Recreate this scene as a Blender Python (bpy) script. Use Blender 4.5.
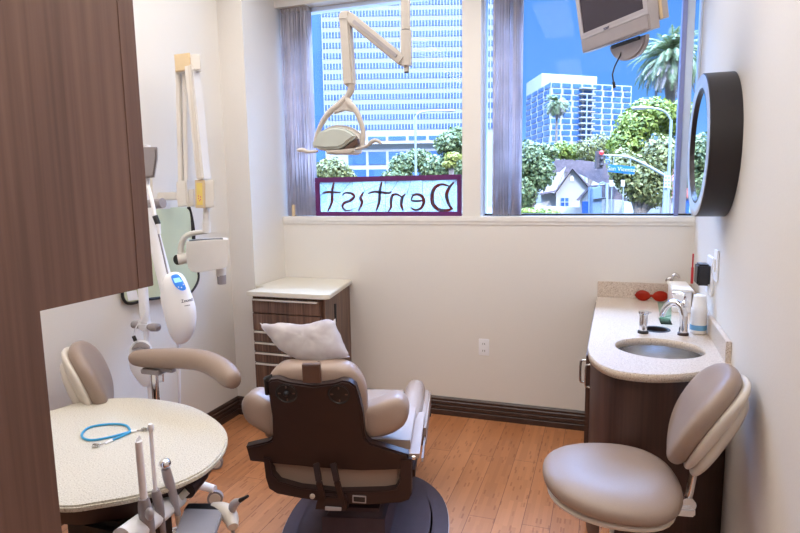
import bpy, bmesh, math, random
from mathutils import Vector, Matrix
random.seed(7)
PI = math.pi; rad = math.radians
for o in list(bpy.data.objects): bpy.data.objects.remove(o)
S = bpy.context.scene; COL = S.collection

# ------------------------------------------------------------ camera
YAW, PIT, ROL, FPX = 0.33554277, 0.13300172, 0.01579382, 582.517
def cam_axes():
    cy, sy, cp, sp, cr, sr = math.cos(YAW), math.sin(YAW), math.cos(PIT), math.sin(PIT), math.cos(ROL), math.sin(ROL)
    f = Vector((-sy*cp, cy*cp, -sp)); r = Vector((cy, sy, 0)); d = f.cross(r)
    return cr*r+sr*d, -sr*r+cr*d, f
CR, CD, CF = cam_axes(); CP = Vector((0, 0, 1.58))
cd = bpy.data.cameras.new('camera'); cam = bpy.data.objects.new('camera', cd); COL.objects.link(cam)
M = Matrix((( CR.x, -CD.x, -CF.x, CP.x), (CR.y, -CD.y, -CF.y, CP.y), (CR.z, -CD.z, -CF.z, CP.z), (0, 0, 0, 1)))
cam.matrix_world = M; cd.sensor_width = 36; cd.lens = 36*FPX/800; cd.clip_start = 0.05; cd.clip_end = 2000
S.camera = cam
# ------------------------------------------------------------ view, sky, sun, added ceiling fill
S.view_settings.view_transform = 'Standard'; S.view_settings.look = 'None'
S.view_settings.gamma = 1; S.view_settings.use_curve_mapping = False; S.view_settings.exposure = 0.42
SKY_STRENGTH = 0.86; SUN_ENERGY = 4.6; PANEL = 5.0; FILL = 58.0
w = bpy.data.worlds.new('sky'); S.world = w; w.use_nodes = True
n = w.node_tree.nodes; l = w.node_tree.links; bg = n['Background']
tc = n.new('ShaderNodeTexCoord'); sx = n.new('ShaderNodeSeparateXYZ'); cr = n.new('ShaderNodeValToRGB')
l.new(tc.outputs['Generated'], sx.inputs[0]); l.new(sx.outputs['Z'], cr.inputs[0]); l.new(cr.outputs[0], bg.inputs[0])
e = cr.color_ramp.elements
e[0].position = 0.0; e[0].color = (0.30, 0.62, 1.0, 1); e[1].position = 0.45; e[1].color = (0.085, 0.27, 0.80, 1)
q = e.new(0.14); q.color = (0.13, 0.38, 0.93, 1)
q = e.new(0.7); q.color = (0.40, 0.60, 1.0, 1)
mr = n.new('ShaderNodeMapRange'); l.new(sx.outputs['Z'], mr.inputs[0])      # upper sky, out of view, boosted to add blue fill light indoors
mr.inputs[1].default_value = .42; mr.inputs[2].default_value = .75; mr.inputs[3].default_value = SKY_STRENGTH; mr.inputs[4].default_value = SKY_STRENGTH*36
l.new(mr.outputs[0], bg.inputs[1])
sd = bpy.data.lights.new('sun', 'SUN'); so = bpy.data.objects.new('sun', sd); COL.objects.link(so)
sd.energy = SUN_ENERGY; sd.angle = rad(0.6); sd.color = (1, 0.99, 0.97)
so.rotation_euler = Vector((0.45, -0.75, 0.8)).to_track_quat('Z', 'Y').to_euler()
def area(name, loc, sx_, sy_, en, col):
    a = bpy.data.lights.new(name, 'AREA'); a.shape = 'RECTANGLE'; a.size = sx_; a.size_y = sy_; a.energy = en; a.color = col
    o = bpy.data.objects.new(name, a); COL.objects.link(o); o.location = loc; return o
area('added_ceiling_fill', (-1.0, 1.2, 2.98), 2.5, 4.4, FILL, (1.0, 0.965, 0.93))  # fill lamp added below the ceiling to brighten the room, not a fitting

# ------------------------------------------------------------ pixel to place helpers
def ray(x, y): return CR*(x-400)+CD*(y-266.5)+CF*FPX
def on(x, y, ax, v):
    d = ray(x, y); return CP+d*((v-CP[ax])/d[ax])
def PX(x, y, v): return on(x, y, 0, v)
def PY(x, y, v): return on(x, y, 1, v)
def PZ(x, y, v): return on(x, y, 2, v)
FH = Vector((-math.sin(YAW), math.cos(YAW), 0)); RH = Vector((math.cos(YAW), math.sin(YAW), 0))
def PD(x, y, d):                                   # at forward distance d along the horizontal view heading
    r = ray(x, y); return CP+r*(d/r.dot(FH))
def plane_hit(x, y, p0, nrm):
    r = ray(x, y); return CP+r*((p0-CP).dot(nrm)/r.dot(nrm))

# ------------------------------------------------------------ materials
MATS = {}
def nmat(name):
    m = bpy.data.materials.new(name); m.use_nodes = True; MATS[name] = m
    return m, m.node_tree.nodes, m.node_tree.links, m.node_tree.nodes['Principled BSDF']
def ramp(n, cols, pos=None):
    r = n.new('ShaderNodeValToRGB'); el = r.color_ramp.elements
    while len(el) < len(cols): el.new(0.5)
    for i, c in enumerate(cols):
        el[i].position = pos[i] if pos else i/(len(cols)-1); el[i].color = (*c, 1)
    return r
def coords(n, l, scale=(1, 1, 1), rot=(0, 0, 0)):
    t = n.new('ShaderNodeTexCoord'); mp = n.new('ShaderNodeMapping')
    mp.inputs['Scale'].default_value = scale; mp.inputs['Rotation'].default_value = rot
    l.new(t.outputs['Object'], mp.inputs[0]); return mp
def mat(name, col, rough=0.5, metal=0.0, var=0.06, scale=20, bump=0.0, spec=0.5, trans=0.0, emit=0, coat=0, sheen=0):
    m, n, l, b = nmat(name)
    b.inputs['Roughness'].default_value = rough; b.inputs['Metallic'].default_value = metal
    b.inputs['Specular IOR Level'].default_value = spec; b.inputs['Transmission Weight'].default_value = trans
    b.inputs['Coat Weight'].default_value = coat
    mp = coords(n, l); no = n.new('ShaderNodeTexNoise'); no.inputs['Scale'].default_value = scale; no.inputs['Detail'].default_value = 4
    l.new(mp.outputs[0], no.inputs['Vector'])
    r = ramp(n, [tuple(c*(1-var) for c in col), tuple(min(1, c*(1+var)) for c in col)], [0.35, 0.65])
    l.new(no.outputs[0], r.inputs[0]); l.new(r.outputs[0], b.inputs['Base Color'])
    if emit: l.new(r.outputs[0], b.inputs['Emission Color']); b.inputs['Emission Strength'].default_value = emit
    if bump:
        bp = n.new('ShaderNodeBump'); bp.inputs['Strength'].default_value = bump; bp.inputs['Distance'].default_value = 0.005
        l.new(no.outputs[0], bp.inputs['Height']); l.new(bp.outputs[0], b.inputs['Normal'])
    return m
def wood(name, cols, scale=(14, 14, 0.9), rough=0.45, fine=9.0):
    m, n, l, b = nmat(name); b.inputs['Roughness'].default_value = rough
    mp = coords(n, l, scale); a = n.new('ShaderNodeTexNoise'); a.inputs['Scale'].default_value = 1.0; a.inputs['Detail'].default_value = 3; a.inputs['Distortion'].default_value = 0.6
    l.new(mp.outputs[0], a.inputs['Vector'])
    mp2 = coords(n, l, tuple(s*fine for s in scale[:2])+(scale[2]*2.5,) ); f = n.new('ShaderNodeTexNoise'); f.inputs['Scale'].default_value = 1.0; f.inputs['Detail'].default_value = 5
    l.new(mp2.outputs[0], f.inputs['Vector'])
    mx = n.new('ShaderNodeMix'); mx.inputs[0].default_value = 0.45; l.new(a.outputs[0], mx.inputs[2]); l.new(f.outputs[0], mx.inputs[3])
    r = ramp(n, cols, [0.30, 0.5, 0.70]); l.new(mx.outputs[0], r.inputs[0]); l.new(r.outputs[0], b.inputs['Base Color'])
    return m
def quartz(name, base, dark, light):
    m, n, l, b = nmat(name); b.inputs['Roughness'].default_value = 0.28
    mp = coords(n, l); v = n.new('ShaderNodeTexNoise'); v.inputs['Scale'].default_value = 230; v.inputs['Detail'].default_value = 2
    l.new(mp.outputs[0], v.inputs['Vector'])
    r = ramp(n, [dark, base, base, light], [0.33, 0.42, 0.58, 0.68]); l.new(v.outputs[0], r.inputs[0]); l.new(r.outputs[0], b.inputs['Base Color'])
    return m
wall_m = mat('painted_wall', (0.74, 0.70, 0.645), 0.55, var=0.012, scale=160, bump=0.12)
ceil_m = mat('ceiling_paint', (0.85, 0.83, 0.80), 0.9, var=0.02)
white_trim = mat('white_trim', (0.80, 0.77, 0.72), 0.45, var=0.02)
base_m = mat('dark_baseboard', (0.050, 0.026, 0.020), 0.35, var=0.15)
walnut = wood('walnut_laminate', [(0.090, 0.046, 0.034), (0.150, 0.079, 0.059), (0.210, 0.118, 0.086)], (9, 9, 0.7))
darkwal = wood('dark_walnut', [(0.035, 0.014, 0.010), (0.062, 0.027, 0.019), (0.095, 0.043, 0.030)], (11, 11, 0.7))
zebra = wood('striped_walnut', [(0.025, 0.010, 0.006), (0.125, 0.062, 0.038), (0.25, 0.14, 0.092)], (42, 42, 1.3), 0.4, 3.0)
q_cream = quartz('cream_quartz', (0.64, 0.60, 0.51), (0.36, 0.31, 0.25), (0.80, 0.77, 0.70))
q_beige = quartz('beige_quartz', (0.58, 0.48, 0.39), (0.30, 0.21, 0.15), (0.74, 0.66, 0.57))
cream_top = mat('cream_laminate', (0.70, 0.65, 0.55), 0.3, var=0.01)
leather = mat('taupe_leather', (0.305, 0.225, 0.18), 0.42, var=0.03, scale=300, bump=0.05, coat=0.0)
leather_l = mat('light_taupe_leather', (0.365, 0.27, 0.22), 0.42, var=0.03, scale=300, bump=0.05, coat=0.15)
shell_m = mat('cream_plastic', (0.66, 0.60, 0.53), 0.4, var=0.01)
brown_pl = mat('dark_brown_plastic', (0.026, 0.011, 0.010), 0.45, var=0.05)
brown_l = mat('brown_bracket', (0.16, 0.105, 0.085), 0.35, metal=0.5, var=0.05)
base_pl = mat('plum_grey_plastic', (0.070, 0.046, 0.056), 0.65, var=0.05, spec=0.25)
black_pl = mat('black_plastic', (0.012, 0.011, 0.013), 0.4, var=0.1)
white_pl = mat('white_plastic', (0.90, 0.90, 0.93), 0.35, var=0.01)
cream_pl = mat('warm_white_enamel', (0.60, 0.56, 0.51), 0.35, var=0.01)
grey_pl = mat('grey_plastic', (0.30, 0.27, 0.28), 0.45, var=0.03)
xray_m = mat('x_ray_enamel', (0.74, 0.70, 0.65), 0.35, var=0.01)
tan_pl = mat('tan_plastic', (0.70, 0.54, 0.33), 0.45, var=0.02)
chrome = mat('chrome', (0.78, 0.78, 0.80), 0.09, metal=1, var=0.01)
steel = mat('brushed_steel', (0.55, 0.54, 0.53), 0.26, metal=1, var=0.05, scale=60)
silver = mat('silver_plastic', (0.42, 0.39, 0.41), 0.4, metal=0.2, var=0.02)
screen = mat('dark_screen', (0.028, 0.020, 0.034), 0.22, var=0.01)
apron_m = mat('sage_vinyl', (0.60, 0.64, 0.43), 0.5, var=0.03, scale=6)
blue_disp = mat('blue_display', (0.05, 0.25, 0.85), 0.3, emit=0.35, var=0.02)
pale_disp = mat('pale_display', (0.35, 0.75, 0.95), 0.3, emit=0.5, var=0.02)
blue_tube = mat('blue_tubing', (0.03, 0.33, 0.62), 0.35, var=0.03)
ink = mat('dark_ink', (0.03, 0.03, 0.07), 0.6)
rim_m = mat('mirror_rim_brown', (0.010, 0.006, 0.008), 0.4, var=0.05)
mirror_m = mat('mirror_glass', (0.93, 0.93, 0.93), 0.01, metal=1, var=0.0)
alu = mat('aluminium_frame', (0.60, 0.68, 0.82), 0.3, metal=0.5, var=0.02)
alu_d = mat('lavender_cover_strip', (0.25, 0.28, 0.52), 0.35, metal=0.4, var=0.02)
slat_m = None
purple = mat('purple_frame', (0.11, 0.012, 0.11), 0.45, var=0.06)
lead_m = mat('lead_came', (0.16, 0.13, 0.14), 0.5)
paper = mat('paper_white', (0.85, 0.83, 0.80), 0.7, var=0.01)
cup_m = mat('foam_white', (0.84, 0.82, 0.80), 0.65, var=0.01)
stripe_m = mat('blue_stripe', (0.15, 0.38, 0.62), 0.6)
yellow_m = mat('yellow_label', (0.80, 0.62, 0.16), 0.5); magenta_m = mat('magenta_ink', (0.65, 0.02, 0.22), 0.5)
red_m = mat('red_strip', (0.55, 0.03, 0.04), 0.4)
hole_m = mat('dark_hole', (0.015, 0.008, 0.007), 0.6)
concrete = mat('white_concrete', (0.268, 0.254, 0.235), 0.8, var=0.03, scale=0.5)
tower_w = mat('pale_spandrel', (0.230, 0.232, 0.221), 0.7, var=0.02, scale=0.3)
ground_m = mat('asphalt_ground', (0.076, 0.070, 0.062), 0.9, var=0.15, scale=0.4)
stucco = mat('cream_stucco', (0.276, 0.246, 0.215), 0.85, var=0.03, scale=1)
shingle = mat('grey_shingle', (0.099, 0.073, 0.078), 0.85, var=0.2, scale=3)
redtile = mat('red_roof_tile', (0.248, 0.069, 0.056), 0.8, var=0.25, scale=4)
bark = mat('palm_bark', (0.153, 0.116, 0.090), 0.9, var=0.25, scale=8)
pole_m = mat('pale_galvanised_pole', (0.212, 0.225, 0.215), 0.5, metal=0.2)
sign_blue = mat('blue_sign', (0.005, 0.094, 0.252), 0.4, var=0.01)
sign_white = mat('white_sign', (0.326, 0.307, 0.277), 0.5, var=0.01)
sig_m = mat('signal_brown', (0.055, 0.039, 0.039), 0.5)
sig_red = mat('red_signal_lamp', (1.0, 0.02, 0.02), 0.4, emit=1.5, var=0.0)
sig_grey = mat('signal_slate', (0.088, 0.121, 0.165), 0.5)
def tinted(name, c1, c2, rough=0.25, scale=0.6):
    m, n, l, b = nmat(name); b.inputs['Roughness'].default_value = rough
    mp = coords(n, l); v = n.new('ShaderNodeTexVoronoi'); v.inputs['Scale'].default_value = scale; l.new(mp.outputs[0], v.inputs['Vector'])
    r = ramp(n, [c1, c2]); l.new(v.outputs['Color'], r.inputs[0]); l.new(r.outputs[0], b.inputs['Base Color']); return m
tower_g = tinted('tower_glazing', (0.013, 0.036, 0.132), (0.040, 0.075, 0.196), 0.5)
condo_g = tinted('condo_glazing', (0.014, 0.050, 0.149), (0.051, 0.105, 0.224), 0.4, 0.3)
side_g = tinted('blue_side_glazing', (0.012, 0.055, 0.205), (0.021, 0.075, 0.257), 0.5, 0.1)
def leafmat(name, c1, c2, c3):
    m, n, l, b = nmat(name); b.inputs['Roughness'].default_value = 0.6
    g = n.new('ShaderNodeNewGeometry'); r = ramp(n, [c1, c2, c3]); l.new(g.outputs['Random Per Island'], r.inputs[0]); l.new(r.outputs[0], b.inputs['Base Color'])
    tr = n.new('ShaderNodeBsdfTranslucent'); mx = n.new('ShaderNodeMixShader'); mx.inputs[0].default_value = 0.3
    l.new(r.outputs[0], tr.inputs[0]); l.new(b.outputs[0], mx.inputs[1]); l.new(tr.outputs[0], mx.inputs[2])
    l.new(mx.outputs[0], n['Material Output'].inputs[0]); return m
leaf_a = leafmat('bright_leaves', (0.064, 0.099, 0.010), (0.155, 0.190, 0.019), (0.255, 0.266, 0.038))
leaf_b = leafmat('olive_leaves', (0.064, 0.072, 0.019), (0.146, 0.145, 0.036), (0.246, 0.213, 0.063))
leaf_c = leafmat('dark_leaves', (0.041, 0.065, 0.021), (0.100, 0.130, 0.038), (0.210, 0.213, 0.076))
leaf_p = leafmat('palm_leaves', (0.054, 0.088, 0.028), (0.135, 0.177, 0.064), (0.260, 0.256, 0.142))
leaf_d = leafmat('dry_fronds', (0.132, 0.102, 0.084), (0.216, 0.168, 0.144), (0.300, 0.252, 0.216))
leaf_y = leafmat('yellow_leaves', (0.137, 0.138, 0.021), (0.251, 0.238, 0.034), (0.319, 0.285, 0.063))
# bamboo floor
m, n, l, b = nmat('bamboo_floor'); floor_m = m; b.inputs['Roughness'].default_value = 0.33
mp = coords(n, l, (1, 1, 1), (0, 0, PI/2)); br = n.new('ShaderNodeTexBrick'); l.new(mp.outputs[0], br.inputs['Vector'])
br.inputs['Scale'].default_value = 1.0; br.inputs['Brick Width'].default_value = 1.3; br.inputs['Row Height'].default_value = 0.128; br.inputs['Mortar Size'].default_value = 0.0014
br.inputs['Color1'].default_value = (0.44, 0.175, 0.070, 1); br.inputs['Color2'].default_value = (0.53, 0.225, 0.098, 1); br.inputs['Mortar'].default_value = (0.16, 0.05, 0.022, 1)
b2 = n.new('ShaderNodeTexBrick'); l.new(mp.outputs[0], b2.inputs['Vector']); b2.inputs['Scale'].default_value = 1; b2.inputs['Brick Width'].default_value = 0.235; b2.inputs['Row Height'].default_value = 0.0213
b2.inputs['Mortar Size'].default_value = 0.0; b2.inputs['Color1'].default_value = (0, 0, 0, 1); b2.inputs['Color2'].default_value = (1, 1, 1, 1); b2.offset = 0.37
# dark knuckle marks of the bamboo: cells of a stretched voronoi
mp3 = coords(n, l, (46, 9, 1)); vo = n.new('ShaderNodeTexVoronoi'); vo.distance = 'CHEBYCHEV'; vo.inputs['Scale'].default_value = 1.0; l.new(mp3.outputs[0], vo.inputs['Vector'])
kr = ramp(n, [(0.74, 0.66, 0.60), (1, 1, 1)], [0.17, 0.22]); l.new(vo.outputs['Distance'], kr.inputs[0])
sr = ramp(n, [(0.88, 0.86, 0.84), (1.08, 1.08, 1.08)]); l.new(b2.outputs['Color'], sr.inputs[0])
m1 = n.new('ShaderNodeMix'); m1.data_type = 'RGBA'; m1.blend_type = 'MULTIPLY'; m1.inputs[0].default_value = 1
m2 = n.new('ShaderNodeMix'); m2.data_type = 'RGBA'; m2.blend_type = 'MULTIPLY'; m2.inputs[0].default_value = 1
l.new(br.outputs['Color'], m1.inputs[6]); l.new(sr.outputs[0], m1.inputs[7]); l.new(m1.outputs[2], m2.inputs[6]); l.new(kr.outputs[0], m2.inputs[7]); l.new(m2.outputs[2], b.inputs['Base Color'])
# window glass
def pane_mat(name, tint, refl=0.06):
    m = bpy.data.materials.new(name); m.use_nodes = True; n = m.node_tree.nodes; l = m.node_tree.links
    n.remove(n['Principled BSDF']); t = n.new('ShaderNodeBsdfTransparent'); t.inputs[0].default_value = (*tint, 1)
    g = n.new('ShaderNodeBsdfGlossy'); g.inputs['Roughness'].default_value = 0.0
    fr = n.new('ShaderNodeFresnel'); fr.inputs[0].default_value = 1.16
    mx = n.new('ShaderNodeMixShader'); l.new(fr.outputs[0], mx.inputs[0]); l.new(t.outputs[0], mx.inputs[1]); l.new(g.outputs[0], mx.inputs[2])
    l.new(mx.outputs[0], n['Material Output'].inputs[0]); return m
glass_m = pane_mat('window_glass', (0.97, 0.985, 1.0))
teal_g = pane_mat('teal_acrylic', (0.72, 0.90, 0.86))
def stained(name, c1, c2, scale, tw=0.35):
    m = bpy.data.materials.new(name); m.use_nodes = True; n = m.node_tree.nodes; l = m.node_tree.links
    b = n['Principled BSDF']; mp = coords(n, l); v = n.new('ShaderNodeTexNoise'); v.inputs['Scale'].default_value = scale; v.inputs['Detail'].default_value = 3
    l.new(mp.outputs[0], v.inputs['Vector']); r = ramp(n, [c1, c2], [0.4, 0.6]); l.new(v.outputs[0], r.inputs[0])
    b.inputs['Roughness'].default_value = 0.3; l.new(r.outputs[0], b.inputs['Base Color'])
    tl = n.new('ShaderNodeBsdfTranslucent'); l.new(r.outputs[0], tl.inputs[0]); tp = n.new('ShaderNodeBsdfTransparent'); l.new(r.outputs[0], tp.inputs[0])
    m1 = n.new('ShaderNodeMixShader'); m1.inputs[0].default_value = 0.6; l.new(b.outputs[0], m1.inputs[1]); l.new(tl.outputs[0], m1.inputs[2])
    m2 = n.new('ShaderNodeMixShader'); m2.inputs[0].default_value = tw; l.new(m1.outputs[0], m2.inputs[1]); l.new(tp.outputs[0], m2.inputs[2])
    l.new(m2.outputs[0], n['Material Output'].inputs[0]); return m
seedy = stained('seedy_pale_glass', (0.62, 0.85, 0.95), (0.97, 1.0, 1.0), 120, 0.62)
letter_g = stained('red_swirl_glass', (0.30, 0.05, 0.04), (0.16, 0.14, 0.17), 22, 0.0)
red_g = stained('amber_red_plastic', (0.50, 0.035, 0.012), (0.66, 0.06, 0.02), 5, 0.15)
film = stained('plastic_cover_film', (0.80, 0.76, 0.78), (0.90, 0.87, 0.88), 14, 0.0)

slat_m = stained('grey_blind_fabric', (0.74, 0.71, 0.76), (0.86, 0.83, 0.88), 6, 0.0)
# ------------------------------------------------------------ mesh builder
class MB:
    def __init__(s): s.bm = bmesh.new()
    def add(s, t, mtx=None):
        if mtx is not None: bmesh.ops.transform(t, matrix=mtx, verts=t.verts)
        me = bpy.data.meshes.new('t'); t.to_mesh(me); t.free(); s.bm.from_mesh(me); bpy.data.meshes.remove(me); return s
    def box(s, x0, x1, y0, y1, z0, z1, bev=0, seg=2, mtx=None):
        t = bmesh.new(); bmesh.ops.create_cube(t, size=1)
        bmesh.ops.scale(t, vec=(abs(x1-x0), abs(y1-y0), abs(z1-z0)), verts=t.verts)
        bmesh.ops.translate(t, vec=((x0+x1)/2, (y0+y1)/2, (z0+z1)/2), verts=t.verts)
        if bev: bmesh.ops.bevel(t, geom=t.edges[:], offset=bev, segments=seg, affect='EDGES', clamp_overlap=True)
        return s.add(t, mtx)
    def beam(s, p0, p1, wd, th, up=Vector((0, 0, 1)), bev=0):     # box from p0 to p1; wd across, th along 'up'
        p0 = Vector(p0); p1 = Vector(p1); d = p1-p0; L = d.length; d.normalize()
        x = d.cross(up).normalized(); u = x.cross(d).normalized()
        m = Matrix(((x.x, d.x, u.x, p0.x), (x.y, d.y, u.y, p0.y), (x.z, d.z, u.z, p0.z), (0, 0, 0, 1)))
        return s.box(-wd/2, wd/2, 0, L, -th/2, th/2, bev, mtx=m)
    def tube(s, pts, r, n=12, closed=False, smooth=0):
        pts = [Vector(p) for p in pts]; rs = r if isinstance(r, (list, tuple)) else [r]*len(pts)
        rs = list(rs)
        for _ in range(smooth):
            q = []; qr = []
            N = len(pts)
            if closed:
                for i in range(N):
                    a, b = pts[i], pts[(i+1) % N]; q += [a*.75+b*.25, a*.25+b*.75]; qr += [rs[i]]*2
            else:
                q = [pts[0]]; qr = [rs[0]]
                for i in range(N-1):
                    a, b = pts[i], pts[i+1]
                    if i > 0: q.append(a*.75+b*.25); qr.append(rs[i]*.75+rs[i+1]*.25)
                    if i < N-2: q.append(a*.25+b*.75); qr.append(rs[i]*.25+rs[i+1]*.75)
                q.append(pts[-1]); qr.append(rs[-1])
            pts = q; rs = qr
        t = bmesh.new(); N = len(pts); rings = []; prev = None
        for i, p in enumerate(pts):
            if closed: d = pts[(i+1) % N]-pts[i-1]
            else: d = pts[min(i+1, N-1)]-pts[max(i-1, 0)]
            if d.length < 1e-9: d = Vector((0, 0, 1))
            d.normalize()
            if prev is None:
                a = Vector((0, 0, 1)) if abs(d.z) < 0.9 else Vector((1, 0, 0)); x = d.cross(a).normalized()
            else:
                x = prev-d*prev.dot(d)
                x = x.normalized() if x.length > 1e-6 else d.orthogonal().normalized()
            prev = x; y = d.cross(x)
            rings.append([t.verts.new(p+(x*math.cos(2*PI*k/n)+y*math.sin(2*PI*k/n))*rs[i]) for k in range(n)])
        for i in range(N if closed else N-1):
            a, b = rings[i], rings[(i+1) % N]
            for k in range(n): t.faces.new((a[k], a[(k+1) % n], b[(k+1) % n], b[k]))
        if not closed: t.faces.new(rings[0][::-1]); t.faces.new(rings[-1])
        bmesh.ops.recalc_face_normals(t, faces=t.faces[:])
        return s.add(t)
    def cyl(s, p0, p1, r0, r1=None, n=24): return s.tube([p0, p1], [r0, r0 if r1 is None else r1], n)
    def lathe(s, prof, c=(0, 0, 0), n=32, axis=None, sc=(1, 1)):
        t = bmesh.new(); rings = []
        for r, z in prof:
            if r < 1e-6: rings.append([t.verts.new((0, 0, z))])
            else: rings.append([t.verts.new((r*sc[0]*math.cos(2*PI*k/n), r*sc[1]*math.sin(2*PI*k/n), z)) for k in range(n)])
        for a, b in zip(rings, rings[1:]):
            for k in range(n):
                if len(a) == 1 and len(b) == 1: continue
                if len(a) == 1: t.faces.new((a[0], b[k], b[(k+1) % n]))
                elif len(b) == 1: t.faces.new((a[k], a[(k+1) % n], b[0]))
                else: t.faces.new((a[k], a[(k+1) % n], b[(k+1) % n], b[k]))
        bmesh.ops.recalc_face_normals(t, faces=t.faces[:])
        mt = Matrix.Translation(c)
        if axis is not None: mt = mt @ Vector(axis).to_track_quat('Z', 'Y').to_matrix().to_4x4()
        return s.add(t, mt)
    def slab(s, poly, off, bev=0, seg=2):       # planar polygon (3D points) thickened by vector off
        t = bmesh.new(); off = Vector(off)
        a = [t.verts.new(Vector(p)) for p in poly]; b = [t.verts.new(Vector(p)+off) for p in poly]; N = len(a)
        t.faces.new(a); t.faces.new(b[::-1])
        for i in range(N): t.faces.new((a[i], a[(i+1) % N], b[(i+1) % N], b[i]))
        bmesh.ops.recalc_face_normals(t, faces=t.faces[:])
        if bev: 
            ed = [e_ for e_ in t.edges if (e_.verts[0] in a) == (e_.verts[1] in a)]
            bmesh.ops.bevel(t, geom=ed, offset=bev, segments=seg, affect='EDGES', clamp_overlap=True)
        return s.add(t)
    def prism(s, poly2, z0, z1, bev=0): return s.slab([(p[0], p[1], z0) for p in poly2], (0, 0, z1-z0), bev)
    def dome(s, poly, off, rings=8, p=2.4, back=0.35, wob=0):   # puffed cushion over a planar outline
        t = bmesh.new(); poly = [Vector(q) for q in poly]; off = Vector(off); c = sum(poly, Vector())/len(poly); N = len(poly)
        R = []
        def ring(f, h): return [t.verts.new(c+(q-c)*f+off*h+off.normalized()*(random.uniform(-wob, wob) if f < .98 else 0)) for q in poly]
        fs = [math.sin(PI/2*(i+1)/rings) for i in range(rings)]
        for f in fs: R.append(ring(f, (1-f**p)**(1/p)))
        tb = [ring(f, -back*(1-f**p)**(1/p)) for f in fs[:-1]]
        R += tb[::-1]
        for a, b in zip(R, R[1:]):
            for i in range(N): t.faces.new((a[i], a[(i+1) % N], b[(i+1) % N], b[i]))
        v0 = t.verts.new(c+off); v1 = t.verts.new(c-off*back)
        for i in range(N):
            t.faces.new((v0, R[0][i], R[0][(i+1) % N])); t.faces.new((v1, R[-1][(i+1) % N], R[-1][i]))
        bmesh.ops.recalc_face_normals(t, faces=t.faces[:])
        return s.add(t)
    def sphere(s, c, r, sub=2, mtx=None):
        t = bmesh.new(); bmesh.ops.create_icosphere(t, subdivisions=sub, radius=1)
        bmesh.ops.scale(t, vec=r if isinstance(r, tuple) else (r, r, r), verts=t.verts)
        return s.add(t, Matrix.Translation(c) @ (mtx if mtx is not None else Matrix()))
    def quad(s, *p):
        s.bm.faces.new([s.bm.verts.new(Vector(q)) for q in p]); return s
    def text(s, txt, m, size=1, ext=0.05):
        cu = bpy.data.curves.new('t', 'FONT'); cu.body = txt; cu.size = size; cu.extrude = ext; cu.align_x = 'CENTER'; cu.align_y = 'CENTER'
        o = bpy.data.objects.new('t', cu); COL.objects.link(o); dg = bpy.context.evaluated_depsgraph_get()
        me = bpy.data.meshes.new_from_object(o.evaluated_get(dg)); bpy.data.objects.remove(o)
        t = bmesh.new(); t.from_mesh(me); bpy.data.meshes.remove(me); return s.add(t, m)
    def build(s, name, m, parent=None, local=False, smooth=True, ang=35):
        me = bpy.data.meshes.new(name)
        root = parent
        while root is not None and root.parent is not None: root = root.parent
        if parent is not None and not local:
            inv = (Matrix.Translation(root.location) @ root.rotation_euler.to_matrix().to_4x4()).inverted()
            bmesh.ops.transform(s.bm, matrix=inv, verts=s.bm.verts)
        loc = Vector((0, 0, 0))
        if parent is None:
            xs = [v.co for v in s.bm.verts]
            loc = Vector(((min(v.x for v in xs)+max(v.x for v in xs))/2, (min(v.y for v in xs)+max(v.y for v in xs))/2, min(v.z for v in xs)))
            bmesh.ops.translate(s.bm, vec=-loc, verts=s.bm.verts)
        s.bm.to_mesh(me); s.bm.free(); me.materials.append(m)
        if smooth:
            for p in me.polygons: p.use_smooth = True
            me.set_sharp_from_angle(angle=rad(ang))
        o = bpy.data.objects.new(name, me); COL.objects.link(o); o.parent = parent; o.location = loc
        return o
def thing(name, label, cat, loc=(0, 0, 0), rz=0, group=None):
    o = bpy.data.objects.new(name, None); COL.objects.link(o); o.location = loc; o.rotation_euler = (0, 0, rz); o.empty_display_size = 0.1
    return tag(o, label, cat, group)
def tag(o, label, cat, group=None):
    o['label'] = label; o['category'] = cat
    if group: o['group'] = group
    return o
def struct(o): o['kind'] = 'structure'; return o
def copy_tree(o, parent=None):
    c = o.copy(); COL.objects.link(c); c.parent = parent
    for ch in o.children: copy_tree(ch, c)
    return c
def arc(c, r, a0, a1, n, u=Vector((1, 0, 0)), v=Vector((0, 1, 0))):
    return [Vector(c)+u*r*math.cos(a0+(a1-a0)*i/n)+v*r*math.sin(a0+(a1-a0)*i/n) for i in range(n+1)]
def spline(pts, k=6, closed=True):
    pts = [Vector(p) for p in pts]; N = len(pts); out = []
    for i in range(N if closed else N-1):
        p0, p1, p2, p3 = (pts[(i-1) % N], pts[i], pts[(i+1) % N], pts[(i+2) % N]) if closed else (pts[max(i-1, 0)], pts[i], pts[i+1], pts[min(i+2, N-1)])
        for j in range(k):
            t = j/k; out.append(0.5*((2*p1)+(p2-p0)*t+(2*p0-5*p1+4*p2-p3)*t*t+(3*p1-p0-3*p2+p3)*t**3))
    if not closed: out.append(pts[-1])
    return out

# ------------------------------------------------------------ ROOM
LX, RX, D, JX, JY, CZ, BK = -2.43, 0.513, 3.81, -2.24, 3.40, 3.0, -1.3
def RW(y): return .513-.021*(3.81-y)          # the right wall runs a little out of square
SILL = 1.389; HEAD = 2.862; PL, PR = PY(462.3, 216, D).x, PY(480.5, 216, D).x; GY = 3.93
struct(MB().box(LX-.2, RX+.2, BK-.2, D+.3, -.12, 0).build('floor', floor_m, smooth=False))
struct(MB().box(LX-.2, RX+.2, BK-.2, D+.3, CZ, CZ+.15).build('ceiling', ceil_m, smooth=False))
wb = MB().box(LX-.2, RX+.2, D, D+.25, 0, SILL-.035).box(LX-.2, RX+.2, D, D+.25, HEAD, CZ)
wb.box(PL, PR, D, D+.25, SILL-.035, HEAD).box(LX-.2, JX, D, D+.25, SILL-.035, HEAD)
struct(wb.build('wall_back', wall_m, smooth=False))
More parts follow.
